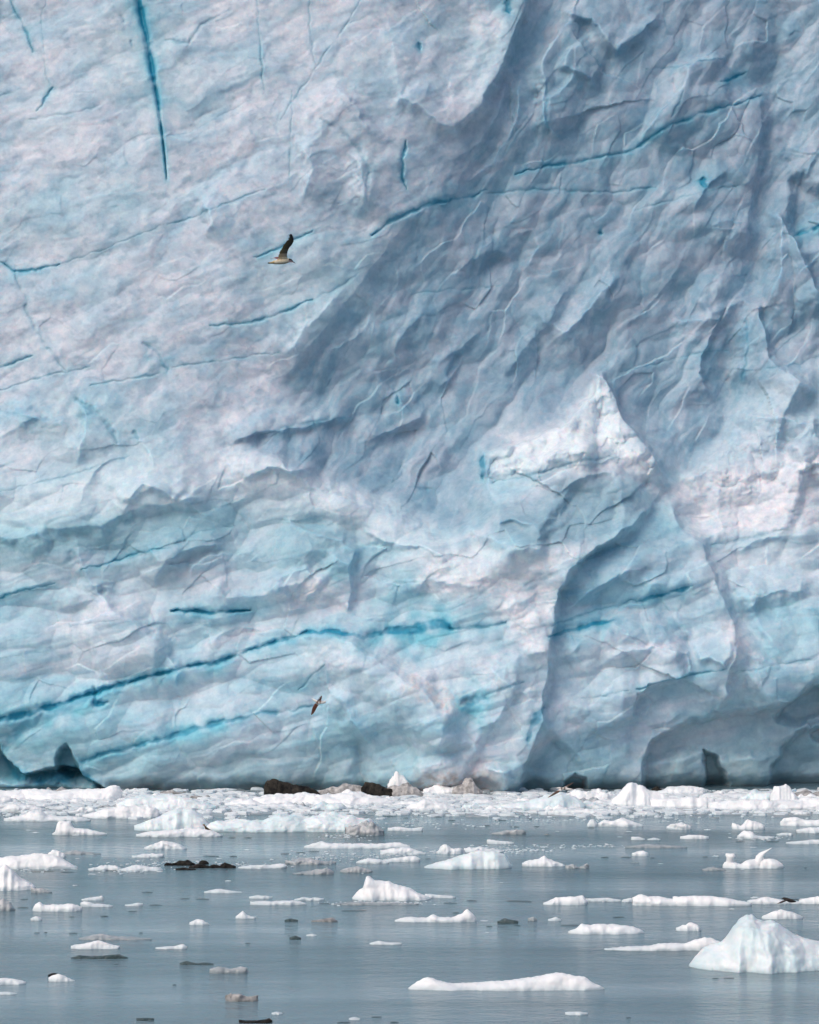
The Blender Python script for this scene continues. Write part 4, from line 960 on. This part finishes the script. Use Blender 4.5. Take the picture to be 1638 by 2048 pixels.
def bird(name, label, loc, pieces, voxel, rz=0, group=None, cat='gull', bill=None, legs=None):
    Vv, Fc, Cc = [], [], []
    for P, Q, c in pieces:
        n0 = len(Vv); Vv += [tuple(p) for p in P]; Fc += [[i+n0 for i in f] for f in Q]; Cc += c
    kd = kdtree.KDTree(len(Vv))
    for i, v in enumerate(Vv): kd.insert(v, i)
    kd.balance()
    me = bpy.data.meshes.new('tmp'); me.from_pydata(Vv, [], Fc)
    tmp = bpy.data.objects.new('tmp', me); C.objects.link(tmp)
    bm = bmesh.new(); bm.from_mesh(me); bmesh.ops.recalc_face_normals(bm, faces=bm.faces); bm.to_mesh(me); bm.free()
    md = tmp.modifiers.new('r', 'REMESH'); md.mode = 'VOXEL'; md.voxel_size = voxel
    sm = tmp.modifiers.new('s', 'SMOOTH'); sm.factor = .5; sm.iterations = 2
    dg = bpy.context.evaluated_depsgraph_get()
    m2 = bpy.data.meshes.new_from_object(tmp.evaluated_get(dg))
    bpy.data.objects.remove(tmp)
    m2.name = name
    m2.materials.clear(); m2.materials.append(M['feather'])
    at_ = m2.color_attributes.new('ice', 'FLOAT_COLOR', 'POINT')
    for i, v in enumerate(m2.vertices):
        r = kd.find_n(v.co, 3); ws = [1/(q[2]+1e-4) for q in r]
        at_.data[i].color = [sum(w_*Cc[q[1]][k] for w_, q in zip(ws, r))/sum(ws) for k in range(3)]+[1]
    for p in m2.polygons: p.use_smooth = True
    o = bpy.data.objects.new(name, m2); C.objects.link(o)
    o.location = loc; o.rotation_euler[2] = rz
    tag(o, label, cat, group)
    if bill:
        P, Q, c = bill; b = mesh_np('bill', np.array(P), [np.array(Q[:-2]), np.array([Q[-2]]), np.array([Q[-1]])], M['rock'], parent=o)
    return o

# main gull: 45 m away, flying to the right, near wing raised in an S
S_ = 45/F
CR = (.62, .54, .40); TAN = (.45, .30, .13); BK = (.008, .008, .01); WH = (.78, .76, .74); BRN = (.055, .045, .022)
def bodycol(x):
    def f(s):
        if x > 577: return BK if s > -.25 else (.45, .33, .36)
        if x < 538.5: return (.03, .02, .02)
        if s < -.75: return (.05, .04, .035)
        if x < 552: return TAN if s < .4 else (.60, .48, .28)
        return CR if s < .5 else (.66, .58, .48)
    return f
def P_(u, v, y=0): return ((u-563)*S_, y, (521-v)*S_)
rings = []
for (u, v, hh, hw) in [(535, 526, .6, 2), (537, 526, 1.2, 4), (541, 525.8, 1.8, 5), (546, 525, 2.8, 4), (552, 524, 4.6, 5), (559, 522.8, 5.8, 6), (566, 522, 6.2, 6.2),
                       (572, 521.4, 5.8, 5.6), (576, 521, 4.6, 4.4), (579, 520.8, 3.8, 3.6), (582, 521.2, 3.5, 3.3), (584.5, 522.3, 2.7, 2.4), (586.3, 523.2, 1.4, 1.3)]:
    x, y, z = P_(u, v); rings.append((x, y, z, hh*S_, hw*S_, bodycol(u)))
near = wing_rings([
    (P_(566, 518, -.03), (20*S_, 0, 1*S_), (0, -.016, 0), CR, TAN),
    (P_(565.5, 512, -.06), (19*S_, -.01, 2*S_), (0, -.014, 0), (.30, .26, .22), (.28, .20, .10)),
    (P_(568, 504, -.12), (17*S_, -.01, -1*S_), (0, -.010, 0), (.05, .05, .045), (.11, .08, .03)),
    (P_(572.5, 496, -.19), (16*S_, -.01, -4*S_), (0, -.008, 0), (.012, .012, .012), (.08, .06, .02)),
    (P_(578, 490.5, -.25), (15.5*S_, 0, -6*S_), (0, -.007, 0), (.006, .006, .008), (.06, .045, .015)),
    (P_(582.5, 485, -.31), (14.5*S_, 0, -4*S_), (0, -.006, 0), BK, (.05, .04, .015)),
    (P_(583.3, 480, -.36), (12*S_, 0, -1*S_), (0, -.005, 0), BK, (.05, .045, .02)),
    (P_(583, 476, -.40), (9*S_, 0, 0), (0, -.005, 0), BK, BK), (P_(582.6, 473.5, -.42), (5*S_, 0, 0), (0, -.004, 0), BK, BK)])
farw = wing_rings([
    (P_(562, 518, .03), (15*S_, .02, 2*S_), (0, 0, .010), CR, (.3, .2, .2)),
    (P_(555, 514.5, .12), (9*S_, .08, 5*S_), (0, .003, .008), (.14, .05, .06), (.16, .06, .07)),
    (P_(550, 512.5, .24), (7*S_, .10, 5*S_), (0, .003, .006), (.12, .04, .05), (.18, .07, .08)),
    (P_(545, 511.5, .36), (5*S_, .08, 3*S_), (0, .002, .005), (.2, .1, .11), (.4, .3, .3)),
    (P_(538, 512, .48), (3*S_, .05, 1*S_), (0, .001, .004), WH, WH)])
bill = tube_rings([(*P_(585.5, 523.2), 1.2*S_, 1.0*S_, lambda s: BK), (*P_(588, 524.6), .8*S_, .7*S_, lambda s: BK), (*P_(590, 526), .55*S_, .5*S_, lambda s: BK), (*P_(591, 527), .2*S_, .2*S_, lambda s: BK)], 8)
bird('gull', 'large pale gull with one dark wing raised, flying right before the upper ice wall', at(563, 521, 45), [tube_rings(rings, 16), near, farw], .0042, bill=bill)

def smallbird(name, label, uc, vc, d, body, wings, colb, colw, cat='gull', voxel=.0055, headcol=None):
    s = d/F
    def p(u, v, y=0): return ((u-uc)*s, y, (vc-v)*s)
    rg = [(*p(u, v), hh*s, hw*s, (lambda c: (lambda q: c))(headcol if (headcol and k >= len(body)-3) else colb)) for k, (u, v, hh, hw) in enumerate(body)]
    pcs = [tube_rings(rg, 10)]
    for wsec in wings:
        pcs.append(wing_rings([(p(u, v, y), (cx*s, cy, cz*s), (0, -.022*k_, .014*k_), colw, colw) for (u, v, y, cx, cy, cz, k_) in wsec], 8))
    return bird(name, label, at(uc, vc, d), pcs, voxel, cat=cat)
smallbird('gull', 'small brown winged gull banking steeply, low in front of the blue crack', 633, 1405, 100,
    [(652, 1404, 1.2, 2), (649, 1404, 3, 3.2), (644, 1405, 3.4, 3.4), (638, 1405, 3.4, 3.4), (632, 1402.5, 3, 3), (628, 1400, 2.4, 2.4), (625, 1398, 1, 1), (622, 1396, .4, .4)],
    [[(637, 1404, 0, 12, .05, 3, 1.6), (639, 1398, -.1, 11, .04, 3, 1), (641.5, 1392, -.2, 8.5, .03, 3, .8), (643, 1389, -.25, 2, .01, 1, .6)],
     [(635, 1406, 0, 12, -.05, 3, 1.6), (630, 1414, .1, 12, -.04, 4, 1.3), (626.5, 1422, .2, 10, -.03, 3, .8), (624, 1428, .28, 7.5, -.02, 2, .6), (622.5, 1431, .3, 2, 0, 1, .5)]],
    (.80, .78, .74), (.24, .075, .04))
smallbird('gull', 'slim pale gull gliding low over the packed ice with thin brown wings', 1124, 1578, 118,
    [(1146, 1579, 1, 2), (1140, 1578.5, 2, 3), (1133, 1578, 2.6, 2.6), (1126, 1577.5, 2.6, 2.6), (1120, 1576.5, 2.2, 2.2), (1116, 1576, 1.6, 1.6), (1113, 1576, .5, .5)],
    [[(1127, 1577, 0, 8, .02, -1, 1), (1136, 1572, .1, 6, .02, -1, .8), (1143, 1568.5, .2, 4, .01, -1, .6), (1148, 1566, .25, 1.5, .0, 0, .5)],
     [(1124, 1578, 0, 8, -.02, -1, 1), (1113, 1584, -.1, 7, -.02, -2, .9), (1103, 1590, -.2, 5, -.01, -1, .7), (1095, 1594, -.28, 2, 0, 0, .5)]],
    (.74, .70, .66), (.10, .065, .05), voxel=.0055)
smallbird('seabird', 'black seabird with half spread wings over the white floe row at right', 1578, 1800, 98,
    [(1592, 1803, 1, 1.4), (1588, 1802.5, 2.4, 2.6), (1582, 1801.5, 3.8, 3.6), (1576, 1800, 4, 3.6), (1571, 1797.8, 3, 2.8), (1567, 1797, 2.4, 2.2), (1564, 1797.6, .8, .8), (1561, 1798.5, .4, .4)],
    [[(1580, 1799, 0, 10, .02, 0, 1), (1590, 1800, .15, 9, .02, 0, 1), (1599, 1802, .3, 6, .01, 0, .8), (1606, 1802, .4, 2, 0, 0, .5)],
     [(1577, 1799, 0, 9, -.02, 0, 1), (1567, 1801, -.15, 8, -.02, -1, 1), (1558, 1803.5, -.3, 6, -.01, -1, .8), (1550, 1805, -.4, 2, 0, 0, .5)]],
    (.02, .015, .012), (.035, .025, .02), cat='seabird')
smallbird('seabird', 'small brown bird with dark tail on the left end of the wide white floe', 413, 1656, dist_at(1668)-.5,
    [(424, 1661, .5, .8), (419, 1659.5, 1.4, 1.6), (415, 1658, 3, 3), (411, 1655.5, 3.6, 3.4), (409.5, 1652.5, 3, 2.8), (408.5, 1650, 2.4, 2.2), (406, 1649.8, .8, .7), (404.5, 1650, .3, .3)],
    [[(412, 1655, -.05, 6, 0, -3, .8), (417, 1658.5, -.07, 6, 0, -3, .6), (422, 1661, -.05, 2, 0, -1, .4)]],
    (.12, .06, .025), (.03, .02, .012), cat='seabird', headcol=(.16, .08, .03))
